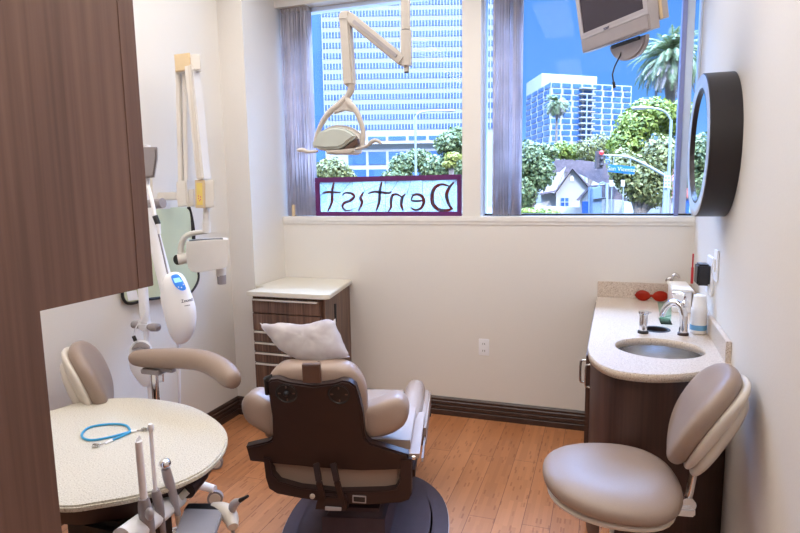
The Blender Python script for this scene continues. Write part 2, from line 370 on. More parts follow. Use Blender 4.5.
struct(MB().box(LX-.2, JX, JY, D, 0, CZ).build('wall_alcove', wall_m, smooth=False))
struct(MB().box(LX-.2, LX, BK-.2, JY, 0, CZ).build('wall_left', wall_m, smooth=False))
struct(MB().prism([(RX, D+.25), (RX, D), (RW(BK-.2), BK-.2), (RX+.3, BK-.2), (RX+.3, D+.25)], 0, CZ).build('wall_right', wall_m, smooth=False))
struct(MB().box(LX-.2, RX+.2, BK-.2, BK, 0, CZ).build('wall_front', wall_m, smooth=False))
# sill ledge with a rounded nosing and a groove below
sl = MB().box(JX, RX, D-.012, D+.25, SILL-.035, SILL, .004).box(JX, RX, D-.006, D+.01, SILL-.052, SILL-.035)
struct(sl.build('trim_1', white_trim))
# windows: frame + mullion + pane
def window(nm, x0, x1, mull):
    f = MB(); t = .028
    f.box(x0, x1, GY-.025, GY+.035, SILL, SILL+.012, .003).box(x0, x1, GY-.025, GY+.035, HEAD-t, HEAD, .003)
    f.box(x0, x0+.012, GY-.03, GY+.05, SILL, HEAD, .003).box(x1-.012, x1, GY-.03, GY+.05, SILL, HEAD, .003)
    o = struct(f.build(nm, alu))
    if mull:
        ms = MB(); ms.box(mull-.010, mull+.030, GY-.03, GY+.05, SILL, HEAD, .004)
        k = ms.build('mullion', alu, o, local=True); k.location = -o.location
        k = MB().box(mull-.036, mull-.011, GY-.04, GY+.05, SILL, HEAD, .003).build('cover_strip', alu_d, o, local=True); k.location = -o.location
    g = MB().box(x0+.01, x1-.01, GY, GY+.006, SILL+.008, HEAD-t+.002).build('pane', glass_m, o, local=True, smooth=False); g.location = -o.location
    g2 = MB().box(x0+.01, x1-.01, GY-.028, GY+.03, SILL, SILL+.010).build('gasket', black_pl, o, local=True, smooth=False); g2.location = -o.location-Vector((0, .004, -.004))
    return o
window('window_1', JX, PL, None)
window('window_2', PR, RX, .442)
# baseboards with horizontal reeding
def baseboard(nm, path):
    prof = [(0, 0), (.018, 0), (.018, .035), (.012, .040), (.018, .046), (.018, .068), (.012, .073), (.018, .079), (.018, .098), (.012, .103), (.014, .118), (.006, .130), (0, .130)]
    t = bmesh.new(); rings = []
    P = [Vector((*p, 0)) for p in path]
    for i, p in enumerate(P):
        ns = []
        if i > 0: d = (P[i]-P[i-1]).normalized(); ns.append(Vector((-d.y, d.x, 0)))
        if i < len(P)-1: d = (P[i+1]-P[i]).normalized(); ns.append(Vector((-d.y, d.x, 0)))
        nn = sum(ns, Vector())/len(ns); nn = nn/nn.dot(ns[0])
        rings.append([t.verts.new(p+nn*a+Vector((0, 0, z))) for a, z in prof])
    for a, b in zip(rings, rings[1:]):
        for k in range(len(prof)-1): t.faces.new((a[k], a[k+1], b[k+1], b[k]))
    t.faces.new(rings[0]); t.faces.new(rings[-1][::-1]); bmesh.ops.recalc_face_normals(t, faces=t.faces[:])
    return struct(MB().add(t).build(nm, base_m, smooth=False))
baseboard('baseboard_back', [(-.02, D), (-1.72, D)])
baseboard('baseboard_left', [(-2.2, JY), (LX, JY), (LX, BK)])
# ceiling light fittings (emissive panels in white frames)
for x, y, lab in [(-.43, 2.49, 'long narrow ceiling light panel nearest the right window'), (-1.75, 1.9, 'long narrow ceiling light panel near the left wall'),
                  (-.43, .3, 'long narrow ceiling light panel behind the camera on the right'), (-1.75, .2, 'long narrow ceiling light panel behind the camera on the left')]:
    t = thing('ceiling_light', lab, 'ceiling light', (x, y, CZ), 0, 'ceiling light panels')
    MB().box(x-.17, x-.14, y-.62, y+.62, CZ-.025, CZ).box(x+.14, x+.17, y-.62, y+.62, CZ-.025, CZ).box(x-.14, x+.14, y-.62, y-.59, CZ-.025, CZ).box(x-.14, x+.14, y+.59, y+.62, CZ-.025, CZ).build('frame', white_pl, t)
    MB().box(x-.14, x+.14, y-.59, y+.59, CZ-.018, CZ-.002).build('diffuser', MATS.get('lamp_diffuser') or mat('lamp_diffuser', (1, .93, .84), .5, emit=PANEL, var=0), t)

# ------------------------------------------------------------ vertical blinds
def blind(x0, x1, n_, lab):
    t = thing('vertical_blind', lab, 'blind', ((x0+x1)/2, D+.06, SILL+.01), 0, 'grey vertical blinds drawn open')
    m_ = MB(); zb, zt = SILL+.008, HEAD-.012
    for i in range(n_):
        x = x0+.012+(x1-x0-.024)*i/(n_-1); a = rad(random.uniform(62, 118)); h = .036
        dx, dy = math.cos(a)*h, math.sin(a)*h; yc = D+.06+random.uniform(-.008, .008)
        pts = [Vector((x+dx*k+math.sin(a)*.006*(1-k*k), yc+dy*k, 0)) for k in (-1, -.5, 0, .5, 1)]
        for p, q in zip(pts, pts[1:]):
            m_.quad((p.x, p.y, zb), (q.x, q.y, zb), (q.x, q.y, zt), (p.x, p.y, zt))
    so_ = m_.build('slats', slat_m, t); md = so_.modifiers.new('thick', 'SOLIDIFY'); md.thickness = .0012
    MB().box(x0, x1, D+.03, D+.09, zt-.02, zt+.012, .004).build('carrier', grey_pl, t)
    return t
xl0, xl1 = PY(289.5, 200, D+.06).x, PY(315.5, 200, D+.06).x
xr0, xr1 = PY(491, 200, D+.06).x, PY(522, 200, D+.06).x
blind(xl0, xl1, 15, 'stack of grey vertical blind slats at the left edge of the left window')
blind(xr0, xr1, 16, 'stack of grey vertical blind slats at the left edge of the right window')
p = PY(294, 214, D+.03)
tag(MB().box(p.x-.012, p.x+.012, D+.02, D+.05, SILL, SILL+.085, .003).build('wood_block', tan_pl), 'small upright tan wooden block on the sill at the left end', 'wood block')

# ------------------------------------------------------------ stained glass sign
GS = GY-.05
def zs(u, v): return PY(315+u/5.161, 165+v/5.161, GS)
t = thing('stained_glass_sign', 'purple framed stained glass panel with reversed lettering in the left window', 'sign', PY(390, 216, GS))
A, B = zs(20, 56), zs(758, 48); x0, x1 = A.x-.03, zs(757, 100).x; ztop = B.z; zbot = SILL
fm = MB(); fw = .035
fm.box(x0, x1, GS-.012, GS+.012, ztop-fw, ztop, .003).box(x0, x1, GS-.012, GS+.012, zbot, zbot+.03, .003)
fm.box(x0, x0+fw, GS-.012, GS+.012, zbot+.03, ztop-fw, .003).box(x1-.03, x1, GS-.012, GS+.012, zbot+.03, ztop-fw, .003)
fm.build('sign_frame', purple, t)
MB().box(x0+fw, x1-.03, GS-.002, GS+.002, zbot+.03, ztop-fw).build('glass_sheet', seedy, t, smooth=False)
for a, b_ in [((192, 56), (192, 245)), ((365, 56), (365, 245)), ((555, 56), (555, 245)), ((25, 90), (62, 122)), ((190, 80), (138, 142)), ((240, 80), (257, 135)), ((257, 135), (345, 95)),
              ((430, 80), (395, 135)), ((495, 80), (475, 150)), ((475, 150), (600, 157)), ((560, 80), (615, 105)), ((735, 75), (700, 110)), ((95, 180), (145, 212)), ((190, 228), (330, 183)),
              ((335, 200), (385, 220)), ((25, 162), (40, 147)), ((410, 180), (440, 230)), ((640, 140), (680, 220)), ((105, 75), (92, 100))]:
    P0, P1 = zs(*a), zs(*b_)
    P0.z = min(max(P0.z, zbot+.02), ztop-.02); P1.z = min(max(P1.z, zbot+.02), ztop-.02)
    MB().tube([P0-Vector((0, .003, 0)), P1-Vector((0, .003, 0))], .0016, 6).build('lead_line', lead_m, t)
def stroke(mb, pts, wd):
    P = [zs(*q) for q in pts]; P = spline(P, 6, False); N = len(P); ws = [wd*(0.35+0.65*math.sin(PI*min(1, max(0, (i+.6)/(N))))) for i in range(N)]
    Lf, Rt = [], []
    for i in range(N):
        d = P[min(i+1, N-1)]-P[max(i-1, 0)]; d.y = 0; d.normalize(); nn = Vector((-d.z, 0, d.x))
        Lf.append(P[i]+nn*ws[i]); Rt.append(P[i]-nn*ws[i])
    for i in range(N-1):
        mb.slab([Lf[i]-Vector((0, .006, 0)), Lf[i+1]-Vector((0, .006, 0)), Rt[i+1]-Vector((0, .006, 0)), Rt[i]-Vector((0, .006, 0))], (0, .004, 0))
for nm, sts in [('letter_t', [([(100, 90), (90, 130), (88, 190), (68, 238)], .008), ([(38, 150), (62, 140), (135, 143)], .0065)]),
                ('letter_s', [([(142, 158), (158, 144), (192, 148), (203, 165), (182, 184), (152, 196), (143, 214), (158, 234), (190, 232)], .0075)]),
                ('letter_i', [([(252, 140), (236, 170), (244, 195), (226, 238)], .008)]),
                ('letter_t', [([(346, 88), (336, 130), (332, 190), (316, 238)], .008), ([(275, 148), (310, 138), (380, 145), (394, 134)], .0065)]),
                ('letter_n', [([(468, 148), (452, 168), (446, 205), (456, 235)], .008), ([(452, 168), (425, 152), (400, 158), (393, 190), (393, 218), (378, 240)], .0075)]),
                ('letter_e', [([(497, 184), (530, 186), (560, 184)], .006), ([(497, 182), (505, 160), (530, 151), (554, 164), (563, 190), (550, 220), (522, 233), (494, 220)], .008)]),
                ('letter_d', [([(718, 88), (692, 120), (680, 155), (690, 200), (712, 230)], .009), ([(690, 108), (655, 100), (622, 115), (606, 150), (610, 200), (640, 230), (690, 233), (708, 222)], .010)])]:
    q = MB()
    for pts, wd in sts: stroke(q, pts, wd*1.35)
    q.build(nm, letter_g, t, smooth=False)

# ------------------------------------------------------------ near cabinet at left
WX, WB = -.90, 1.383
t = thing('tall_cabinet', 'dark walnut cabinet with a stepped side panel at the left edge of the photo', 'cabinet', (-1.2, .5, 0))
yb, yu = PX(40, 311.6, WX).y, PX(138, 289.6, WX).y
ye = PX(154, 286, WX).y
MB().prism([(0, 0)]*0 or [(WX-.02, BK+.9), (WX-.02, yb), (WX, yb), (WX, BK+.9)], 0, 2.9).build('side_panel', walnut, t, smooth=False)
MB().box(WX-.02, WX, yb, yu, WB, 2.9).build('upper_side_panel', walnut, t, smooth=False)
MB().box(WX-.62, WX-.02, BK+.9, yb, .08, 2.9).box(WX-.62, WX-.02, yb, yu, WB, 2.9).build('body', walnut, t, smooth=False)
MB().box(WX-.30, WX, yu+.002, ye, WB, 2.9, .0015).build('door', walnut, t)
MB().box(WX-.62, WX-.303, yu+.002, ye, WB, 2.9, .0015).build('door', walnut, t)

# ------------------------------------------------------------ drawer cabinet by the back wall
TZ = .935
t = thing('drawer_cabinet', 'striped walnut drawer cabinet with a cream top beneath the left window', 'cabinet', (-1.95, 3.5, 0))
fl, fr_, bk = PZ(251, 290, TZ), PZ(322, 297, TZ), PZ(348, 281, TZ)
cx0, cx1, cy0 = JX+.004, PZ(348, 281, TZ).x, fl.y-.0
yA = .5*(fl.y+fr_.y)
top = [(fl.x, yA), (fr_.x-.04, yA), (fr_.x-.01, yA+.008), (fr_.x+.01, yA+.03), (cx1, D-.002), (cx0, D-.002), (cx0, JY+.0), (fl.x, JY-.004)]
MB().prism(top, TZ-.030, TZ, .004).build('cabinet_top', cream_top, t)
bx0, bx1 = fl.x+.02, fr_.x-.02
MB().prism([(bx0, yA+.04), (bx1-.01, yA+.04), (cx1-.02, D-.004), (cx0+.002, D-.004), (cx0+.002, JY+.002), (bx0, JY-.002)], .06, TZ-.031).build('body', zebra, t, smooth=False)
MB().prism([(bx0+.02, yA+.09), (bx1-.03, yA+.09), (cx1-.04, D-.01), (cx0+.004, D-.01)], 0, .06).build('plinth', brown_pl, t, smooth=False)
zr = [PY(260, y_, yA+.02).z for y_ in (299, 313, 330.5, 341.5, 351.5, 362, 388)]
zz = [TZ-.045, zr[1], zr[2], zr[3], zr[4], zr[5], zr[6], .12]
for i in range(7):
    dr = MB().box(bx0+.008, bx1-.03, yA+.018, yA+.04, zz[i+1]+.003, zz[i]-.004, .001).build('drawer', zebra, t)
    if i != 1: MB().box(bx0+.018, bx1-.05, yA+.004, yA+.02, zz[i]-.014, zz[i]-.004, .002).build('edge_pull', shell_m, dr)
ps = PY(323, 312, yA+.12)
MB().beam((fr_.x+.012, yA+.10, TZ-.07), (fr_.x+.012, yA+.10, TZ-.19), .012, .012, Vector((0, 1, 0)), .002).build('side_handle', black_pl, t)

# ------------------------------------------------------------ outlet
po = PY(484, 347, D)
t = thing('wall_outlet', 'white double power outlet low on the back wall', 'outlet', (po.x, D, po.z-.06))
MB().box(po.x-.036, po.x+.036, D-.007, D, po.z-.058, po.z+.058, .003).build('cover_plate', white_pl, t)
for s_ in (-1, 1):
    k = MB().box(po.x-.016, po.x+.016, D-.010, D-.006, po.z+s_*.024-.016, po.z+s_*.024+.016, .003).build('socket', white_pl, t)
    MB().box(po.x-.008, po.x-.005, D-.0106, D-.009, po.z+s_*.024-.006, po.z+s_*.024+.007).box(po.x+.005, po.x+.008, D-.0106, D-.009, po.z+s_*.024-.006, po.z+s_*.024+.007).build('slot', hole_m, k)

# ------------------------------------------------------------ sink counter
t = thing('sink_cabinet', 'dark walnut sink cabinet with a bowed end and beige quartz worktop', 'cabinet', (.25, 3.0, 0))
KZ = .89
pts = [PZ(x_, y_, KZ) for x_, y_ in [(588, 347), (590.5, 355), (599, 363), (612, 369), (626, 372), (645, 374), (665, 374.5), (690, 373), (712, 369)]]
front = [(p.x, p.y) for p in spline([Vector((p.x, p.y, 0)) for p in pts], 4, False)]
outline = [(-.018, D-.001)]+front+[(RW(2.47)-.001, pts[-1].y+.06), (RX-.001, D-.001)]
# sink hole cut in the worktop via grid: build worktop as ring between outline and hole
sc_ = PZ(660, 348.5, KZ); sx_, sy_ = .178, .163
sc_ = Vector((.243, 2.640, KZ))
def top_with_hole(outl, holes, z0, z1):
    cu = bpy.data.curves.new('t', 'CURVE'); cu.dimensions = '2D'; cu.fill_mode = 'BOTH'; cu.extrude = (z1-z0)/2; cu.bevel_depth = 0
    for lp in [outl]+holes:
        sp = cu.splines.new('POLY'); sp.points.add(len(lp)-1); sp.use_cyclic_u = True
        for i, q_ in enumerate(lp): sp.points[i].co = (q_[0], q_[1], 0, 1)
    o = bpy.data.objects.new('t', cu); COL.objects.link(o); dg = bpy.context.evaluated_depsgraph_get()
    me = bpy.data.meshes.new_from_object(o.evaluated_get(dg)); bpy.data.objects.remove(o)
    t_ = bmesh.new(); t_.from_mesh(me); bpy.data.meshes.remove(me); bmesh.ops.remove_doubles(t_, verts=t_.verts, dist=1e-5)
    bmesh.ops.translate(t_, vec=(0, 0, (z0+z1)/2), verts=t_.verts); bmesh.ops.recalc_face_normals(t_, faces=t_.faces[:]); return t_
hole = [(sc_.x+sx_*math.cos(a), sc_.y+sy_*math.sin(a)) for a in [2*PI*i/48 for i in range(48)]]
rc = PZ(656, 329.5, KZ); hole2 = [(rc.x+.062*math.cos(a), rc.y+.062*math.sin(a)) for a in [2*PI*i/32 for i in range(32)]]
MB().add(top_with_hole(outline, [hole, hole2], KZ-.032, KZ)).build('worktop', q_beige, t, smooth=False)
MB().box(-.018, RX-.0015, D-.021, D-.001, KZ, KZ+.098, .002).build('back_splash', q_beige, t)
yse = PX(731, 343.7, RX-.02).y
MB().slab([(RW(2.48)-.021, 2.48, KZ), (RW(2.48)-.001, 2.48, KZ), (RX-.002, D-.0215, KZ), (RX-.021, D-.0215, KZ)], (0, 0, .085), .002).build('side_splash', q_beige, t)
# basin
MB().lathe([(.182, -.006), (.174, -.006), (.172, -.03), (.160, -.09), (.120, -.135), (.03, -.148), (.0, -.15)], (sc_.x, sc_.y, KZ-.026), 48, sc=(sx_/.176, sy_/.176)).build('basin', steel, t, ang=60)
MB().lathe([(0, -.146), (.022, -.146), (.026, -.142), (.022, -.140), (0, -.143)], (sc_.x, sc_.y, KZ-.026), 24).build('drain', chrome, t)
MB().lathe([(.064, .001), (.064, .003), (.058, .004), (.052, .002), (.050, -.05), (0, -.06)], (rc.x, rc.y, KZ), 32).build('waste_ring', hole_m, t)
# body: inset outline
bod = [(-.008, D-.002)]+[(max(x_+.008, -.032), y_+.032) for x_, y_ in front]+[(RW(2.5)-.003, front[-1][1]+.09), (RX-.004, D-.002)]
bod2 = [q_ for q_ in bod]
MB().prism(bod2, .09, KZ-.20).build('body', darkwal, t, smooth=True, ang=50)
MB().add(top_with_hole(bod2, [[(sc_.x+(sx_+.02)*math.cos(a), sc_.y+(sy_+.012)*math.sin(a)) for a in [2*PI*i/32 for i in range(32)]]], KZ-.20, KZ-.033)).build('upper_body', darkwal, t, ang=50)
MB().prism([(x_*0.96+.02, min(y_+.05, D-.003)) for x_, y_ in bod2[:-2]]+[(RW(2.5)-.006, front[-1][1]+.12), (RX-.006, D-.003)], 0, .09).build('plinth', black_pl, t, smooth=False)
ydv = 3.05
for y0, y1, hy in [(2.56, ydv-.003, 2.66), (ydv+.003, D-.02, ydv+.10)]:
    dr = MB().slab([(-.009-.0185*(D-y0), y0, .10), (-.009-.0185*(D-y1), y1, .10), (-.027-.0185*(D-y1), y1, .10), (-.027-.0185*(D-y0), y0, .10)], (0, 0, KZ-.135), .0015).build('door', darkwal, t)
for pxb, y0_, y1_, yy in ((580.5, 360, 382, 2.74), (586, 364.5, 387, 2.56)):
    pa, pb = PY(pxb, y0_, yy), PY(pxb, y1_, yy); hx_ = pa.x
    MB().tube([(hx_+.040, yy, pa.z), (hx_+.006, yy, pa.z), (hx_, yy, pa.z-.008), (hx_, yy, pb.z+.008), (hx_+.006, yy, pb.z), (hx_+.040, yy, pb.z)], .0055, 10, smooth=1).build('door_handle', steel, t)

# tap
fb = PZ(683, 335, KZ)
t = thing('basin_tap', 'curved chrome tap with a lever on the worktop behind the basin', 'tap', fb)
b_ = Vector(fb); spd = Vector((sc_.x-fb.x, sc_.y-fb.y, 0)).normalized()
sp_end = PZ(662, 316, KZ+.075)
side = (Vector((sp_end.x, sp_end.y, 0))-Vector((b_.x, b_.y, 0)))
def F(k, h): return Vector((b_.x+side.x*k, b_.y+side.y*k, KZ+h))
MB().lathe([(0, 0), (.024, 0), (.024, .010), (.019, .014)], (b_.x, b_.y, KZ), 24).build('tap_foot', brown_pl, t)
MB().tube([F(0, .01), F(0, .06), F(.02, .10), F(.15, .135), F(.45, .150), F(.75, .135), F(.95, .10), F(1.0, .075)], [.019, .018, .018, .017, .016, .015, .0135, .013], 18, smooth=2).build('spout', chrome, t)
MB().lathe([(0, 0), (.016, 0), (.018, .012), (.014, .022), (.006, .03), (0, .03)], (b_.x, b_.y, KZ+.135), 20).tube([F(0, .162), F(-.05, .185), F(.15, .193), F(.55, .190)], [.006, .007, .006, .005], 10, smooth=1).build('lever', chrome, t)
# soap dispenser
db = PZ(643, 333, KZ)
t = thing('soap_pump', 'short chrome cylindrical soap pump with a black foot beside the round waste hole', 'soap dispenser', db)
MB().lathe([(0, 0), (.024, 0), (.024, .010), (.020, .014), (0, .014)], db, 24).build('foot', black_pl, t)
MB().lathe([(0, .010), (.018, .010), (.0185, .088), (.017, .092), (0, .092)], db, 24).build('pump_body', chrome, t)
MB().lathe([(0, .092), (.023, .092), (.024, .096), (.023, .104), (0, .105)], db, 24).box(db.x, db.x+.034, db.y-.010, db.y+.010, KZ+.095, KZ+.103, .003).build('pump_head', chrome, t)
# cups
cb = PZ(698, 333, KZ)
CUPR = .034
cb = Vector((min(cb.x, RX-.062), cb.y, KZ))
t = thing('lower_cup_stack', 'tall sleeve of white foam cups with a blue band beside the tap', 'cups', cb)
prof = [(0, 0), (.030, 0)]
for i in range(9): z = .004+i*.0125; prof += [(.0345, z), (.0350, z+.004), (.0340, z+.0115)]
MB().lathe(prof+[(.034, .118), (0, .118)], cb, 32).build('cup_stack', cup_m, t)
MB().lathe([(.0352, .018), (.0358, .020), (.0358, .040), (.0352, .042)], cb, 32).build('blue_band', stripe_m, t)
tag(MB().lathe([(0, .118), (.031, .118), (.032, .125), (.0305, .128), (.0305, .140), (.0295, .143), (.029, .155), (.026, .178), (.020, .182), (0, .182)], cb, 32).build('foam_cup', cup_m), 'upturned white foam cup on top of the cup stack by the tap', 'cup')
# tissue box
tb = PZ(680, 301, KZ)
t = thing('tissue_box', 'white lidded box on the worktop against the back splash', 'box', (.43, 3.55, KZ))
xa, xb = .366, .472
MB().box(xa+.008, xb-.008, 3.42, 3.70, KZ+.001, KZ+.112, .003).build('box_body', white_pl, t)
MB().box(xa, xb, 3.41, 3.71, KZ+.1125, KZ+.128, .004).build('lid', paper, t)
# chrome prop behind
cp_ = Vector((xa+.03, 3.755, KZ))
tag(MB().cyl(cp_, cp_+Vector((0, 0, .13)), .008, n=12).tube([cp_+Vector((0, 0, .12)), cp_+Vector((.004, 0, .155)), cp_+Vector((.025, 0, .165)), cp_+Vector((.045, 0, .14))], [.009, .010, .009, .005], 12, smooth=2).tube([cp_+Vector((0, 0, .14)), cp_+Vector((-.025, 0, .135)), cp_+Vector((-.03, 0, .12))], .006, 10, smooth=1).lathe([(0, 0), (.02, 0), (.02, .008), (0, .01)], cp_, 20).build('filter_tap', chrome), 'small chrome gooseneck tap in the corner behind the white box', 'tap')
# goggles
t = thing('safety_goggles', 'pair of red tinted safety goggles on the worktop by the back splash', 'goggles', (.28, 3.74, KZ))
for s_ in (0, 1):
    xs = [PY(635+17*s_, 300, 3.72).x, PY(650+18*s_, 300, 3.72).x]; xm = sum(xs)/2; hw = (xs[1]-xs[0])/2
    prof = [Vector((xm+hw*math.cos(a)*1.0, 3.70+.010*math.cos(a)*(1 if s_ else -1)+.01, KZ+.034+.032*math.sin(a))) for a in [2*PI*i/20 for i in range(20)]]
    MB().dome(prof, (0, -.022, 0), 5, back=.9).build('lens', red_g, t)
xm = PY(651, 296, 3.71).x
MB().tube([(xm-.012, 3.705, KZ+.026), (xm, 3.695, KZ+.040), (xm+.012, 3.705, KZ+.030)], .008, 8, smooth=1).build('bridge', red_g, t)
for s_, xx in ((-1, PY(636, 292, 3.71).x), (1, PY(667, 292, 3.71).x)):
    MB().tube([(xx, 3.715, KZ+.03), (xx+s_*.003, 3.75, KZ+.032), (xx-s_*.02, 3.785, KZ+.028)], .0045, 8, smooth=1).build('temple', red_g, t)
# teal acrylic holder
a_ = PZ(664, 318, KZ)
t = thing('acrylic_stand', 'clear teal acrylic stand on the worktop behind the tap', 'stand', (a_.x, 3.2, KZ))
x0 = PY(660, 300, 3.15).x
MB().slab([(x0-.012, 3.15, KZ+.105), (x0+.055, 3.17, KZ+.100), (x0+.058, 3.17, KZ+.03), (x0+.005, 3.15, KZ+.018)], (0, .004, 0)).slab([(x0+.004, 3.10, KZ+.001), (x0+.056, 3.10, KZ+.001), (x0+.056, 3.24, KZ+.001), (x0+.004, 3.24, KZ+.001)], (0, 0, .004)).slab([(x0+.003, 3.152, KZ+.003), (x0+.057, 3.172, KZ+.003), (x0+.057, 3.172, KZ+.034), (x0+.003, 3.152, KZ+.024)], (0, .004, 0)).build('acrylic_panel', teal_g, t, smooth=False)
# things on the right wall
def wp(px, py): return PX(px, py, RX)
yd = 3.06; rx = RW(3.06)-.002
t = thing('wall_dispenser', 'black dispenser with a white back plate on the right wall above the cups', 'dispenser', (rx, yd, 1.09))
MB().box(rx-.012, rx, yd-.07, yd+.07, 1.06, 1.24, .003).build('back_plate', white_pl, t)
MB().box(rx-.068, rx-.0125, yd-.05, yd+.05, 1.105, 1.205, .008).build('dispenser_body', black_pl, t)
rx = RW(2.94)-.002
t = thing('switch_plate', 'narrow white switch plate on the right wall above the cups', 'switch', (rx, 2.92, 1.10))
MB().box(rx-.008, rx, 2.88, 2.96, 1.145, 1.285, .002).build('cover_plate', white_pl, t)
MB().box(rx-.014, rx-.0082, 2.905, 2.935, 1.185, 1.245, .002).build('rocker', paper, t)
tag(MB().cyl((RX-.012, 3.72, KZ+.115), (RX-.012, 3.72, KZ+.21), .007, n=10).cyl((RX-.012, 3.72, KZ+.21), (RX-.012, 3.72, KZ+.29), .0045, n=10).build('red_thermometer', red_m), 'thin red tube fixed upright in the corner of the right wall', 'tube')

# ------------------------------------------------------------ round mirror
t = thing('round_mirror', 'large round wall mirror in a deep dark brown rim', 'mirror', (RX, 2.95, 1.745-.33))
R0 = .298; MX = RW(2.81)-.006; fx = .374; cc = Vector((MX, 2.81, 1.738))
MB().lathe([(R0-.03, .0), (R0, .0), (R0, MX-fx-.004), (R0-.004, MX-fx-.001), (R0-.04, MX-fx-.001), (R0-.042, MX-fx-.03)], cc, 96, axis=(-1, 0, 0)).build('rim', rim_m, t, ang=50)
MB().lathe([(R0-.004, MX-fx-.0005), (R0-.006, MX-fx+.0015), (R0-.055, MX-fx+.0015), (R0-.058, MX-fx-.002)], cc, 96, axis=(-1, 0, 0)).build('front_ring', alu, t, ang=50)
MB().lathe([(R0-.062, MX-fx-.004), (R0-.058, MX-fx+.0), (R0-.066, MX-fx+.0), (R0-.070, MX-fx-.012)], cc, 96, axis=(-1, 0, 0)).build('inner_trim', rim_m, t)
MB().lathe([(R0-.058, MX-fx-.014), (R0-.058, MX-fx-.010), (0, MX-fx-.010)], cc, 96, axis=(-1, 0, 0)).build('mirror_glass', mirror_m, t, smooth=False)

# ------------------------------------------------------------ television
Pa = PZ(582.5, 53.4, 2.15); Pb = PZ(650, 29, 2.15); W_ = (Pb-Pa).normalized(); n0 = Vector((W_.y, -W_.x, 0)); ta = rad(11)
U_ = (Vector((0, 0, 1))*math.cos(ta)+n0*math.sin(ta)).normalized(); N_ = W_.cross(U_)
if N_.dot(n0) < 0: N_ = -N_
TW = (Pb-Pa).length
def TV(u, v, d=0): return Pa+W_*u+U_*v+N_*d
t = thing('television', 'silver flat television hung from the ceiling and tilted down', 'television', Pa+W_*TW/2-N_*.1)
TH = .36; SB = .10
def tslab(mb, u0, u1, v0, v1, d0, d1, bev=.0): mb.slab([TV(u0, v0, d0), TV(u1, v0, d0), TV(u1, v1, d0), TV(u0, v1, d0)], N_*(d1-d0), bev); return mb
hh = MB()
tslab(hh, 0, TW, 0, .055, -.05, 0, .004); tslab(hh, 0, TW, .070, .078, -.05, 0, 0)
tslab(hh, 0, .022, .078, TH, -.05, 0); tslab(hh, TW-.022, TW, .078, TH, -.05, 0); tslab(hh, .022, TW-.022, TH-.022, TH, -.05, 0); tslab(hh, 0, TW, .055, .070, -.05, -.001)
hh.build('bezel', silver, t)
tslab(MB(), .005, TW-.005, .006, .050, 0, .002).build('speaker_grille', grey_pl, t)
tslab(MB(), .022, TW-.022, .078, TH-.022, -.04, -.004).build('screen', screen, t)
tslab(MB(), .03, TW+.008, .03, TH-.03, -.095, -.05, .01).build('back_housing', silver, t)
tslab(MB(), TW+.001, TW+.006, .03, TH-.03, -.065, -.05).build('side_strip', tan_pl, t)
mt = Matrix((( W_.x, U_.x, N_.x, 0), (W_.y, U_.y, N_.y, 0), (W_.z, U_.z, N_.z, 0), (0, 0, 0, 1))); c_ = TV(TW*.42, .0625, .0)
MB().text('SONY', Matrix.Translation(c_) @ mt, .013, .0006).build('brand_mark', ink, t, smooth=False)
# round swivel foot hanging below and the arm to the ceiling
c0 = TV(TW*.50, -.004, -.06)
MB().slab([c0+W_*(.105*math.cos(a))+U_*(.075*math.sin(a))-Vector((0, 0, 0)) for a in [PI+PI*i/20 for i in range(21)]], -N_*.03, .006).build('swivel_foot', silver, t)
tslab(MB(), TW*.50-.08, TW*.50+.08, -.016, -.002, -.062, -.052).build('foot_slot', black_pl, t)
ctop = TV(TW*.5, .2, -.10)
MB().beam(ctop, ctop-N_*.08, .09, .09, U_, .008).cyl(ctop-N_*.07, Vector((ctop.x-N_.x*.07, ctop.y-N_.y*.07, CZ)), .022).lathe([(0, 0), (.07, 0), (.07, -.015), (0, -.02)], (ctop.x-N_.x*.07, ctop.y-N_.y*.07, CZ)).build('ceiling_arm', silver, t)
q0 = TV(TW*.42, -.03, -.07); q1 = plane_hit(612, 72, q0, Vector((0, 1, 0))); q2 = plane_hit(613.5, 82, q0, Vector((0, 1, 0))); q3 = plane_hit(614.5, 88, q0, Vector((0, 1, 0)))
MB().tube([TV(TW*.45, .0, -.07), q0, q1, q2], .003, 8, smooth=1).tube([q2, q3], .006, 8).build('loose_cable', black_pl, t)

# ------------------------------------------------------------ operating light on ceiling post
LY = 2.30
def L(px, py, dy=0): return PY(px, py, LY+dy)
t = thing('operating_light', 'cream dental operating light on a jointed ceiling arm in front of the left window', 'dental light', PY(405, 0, LY))
pt = L(405, 0); pt2 = L(406.5, 52); px_ = (pt.x+pt2.x)/2
def V3(x, z, dy=0): return Vector((x, LY+dy, z))
MB().cyl(V3(px_, L(405, 30).z), V3(px_, CZ), .019).lathe([(0, 0), (.06, 0), (.06, -.02), (.03, -.03), (0, -.03)], (px_, LY, CZ)).build('ceiling_post', cream_pl, t)
MB().cyl(V3(px_, L(405, 66).z), V3(px_, L(405, 31).z), .0225).cyl(V3(px_, L(405, 72).z), V3(px_, L(405, 65).z), .010).build('post_sleeve', cream_pl, t)
MB().cyl(V3(px_, L(405, 73).z), V3(px_, L(405, 68).z), .010, n=12).build('pivot_plug', black_pl, t)
a0, a1 = L(404, 62), L(349, 17)
MB().beam(a0, a1, .05, .042, Vector((0, 0, 1)), .006).build('spring_arm', cream_pl, t)
dr_ = (a1-a0).normalized(); up_ = Vector((-dr_.z, 0, dr_.x));
MB().beam(a0+dr_*.03-up_*0+Vector((0, -.027, 0)), a1-dr_*.04+Vector((0, -.027, 0)), .004, .014, Vector((0, 0, 1))).build('arm_trim', silver, t)
b0, b1 = L(345.5, 16), L(350, 86)
MB().beam(b0, b1, .045, .044, Vector((0, 1, 0)), .007).build('drop_arm', cream_pl, t)
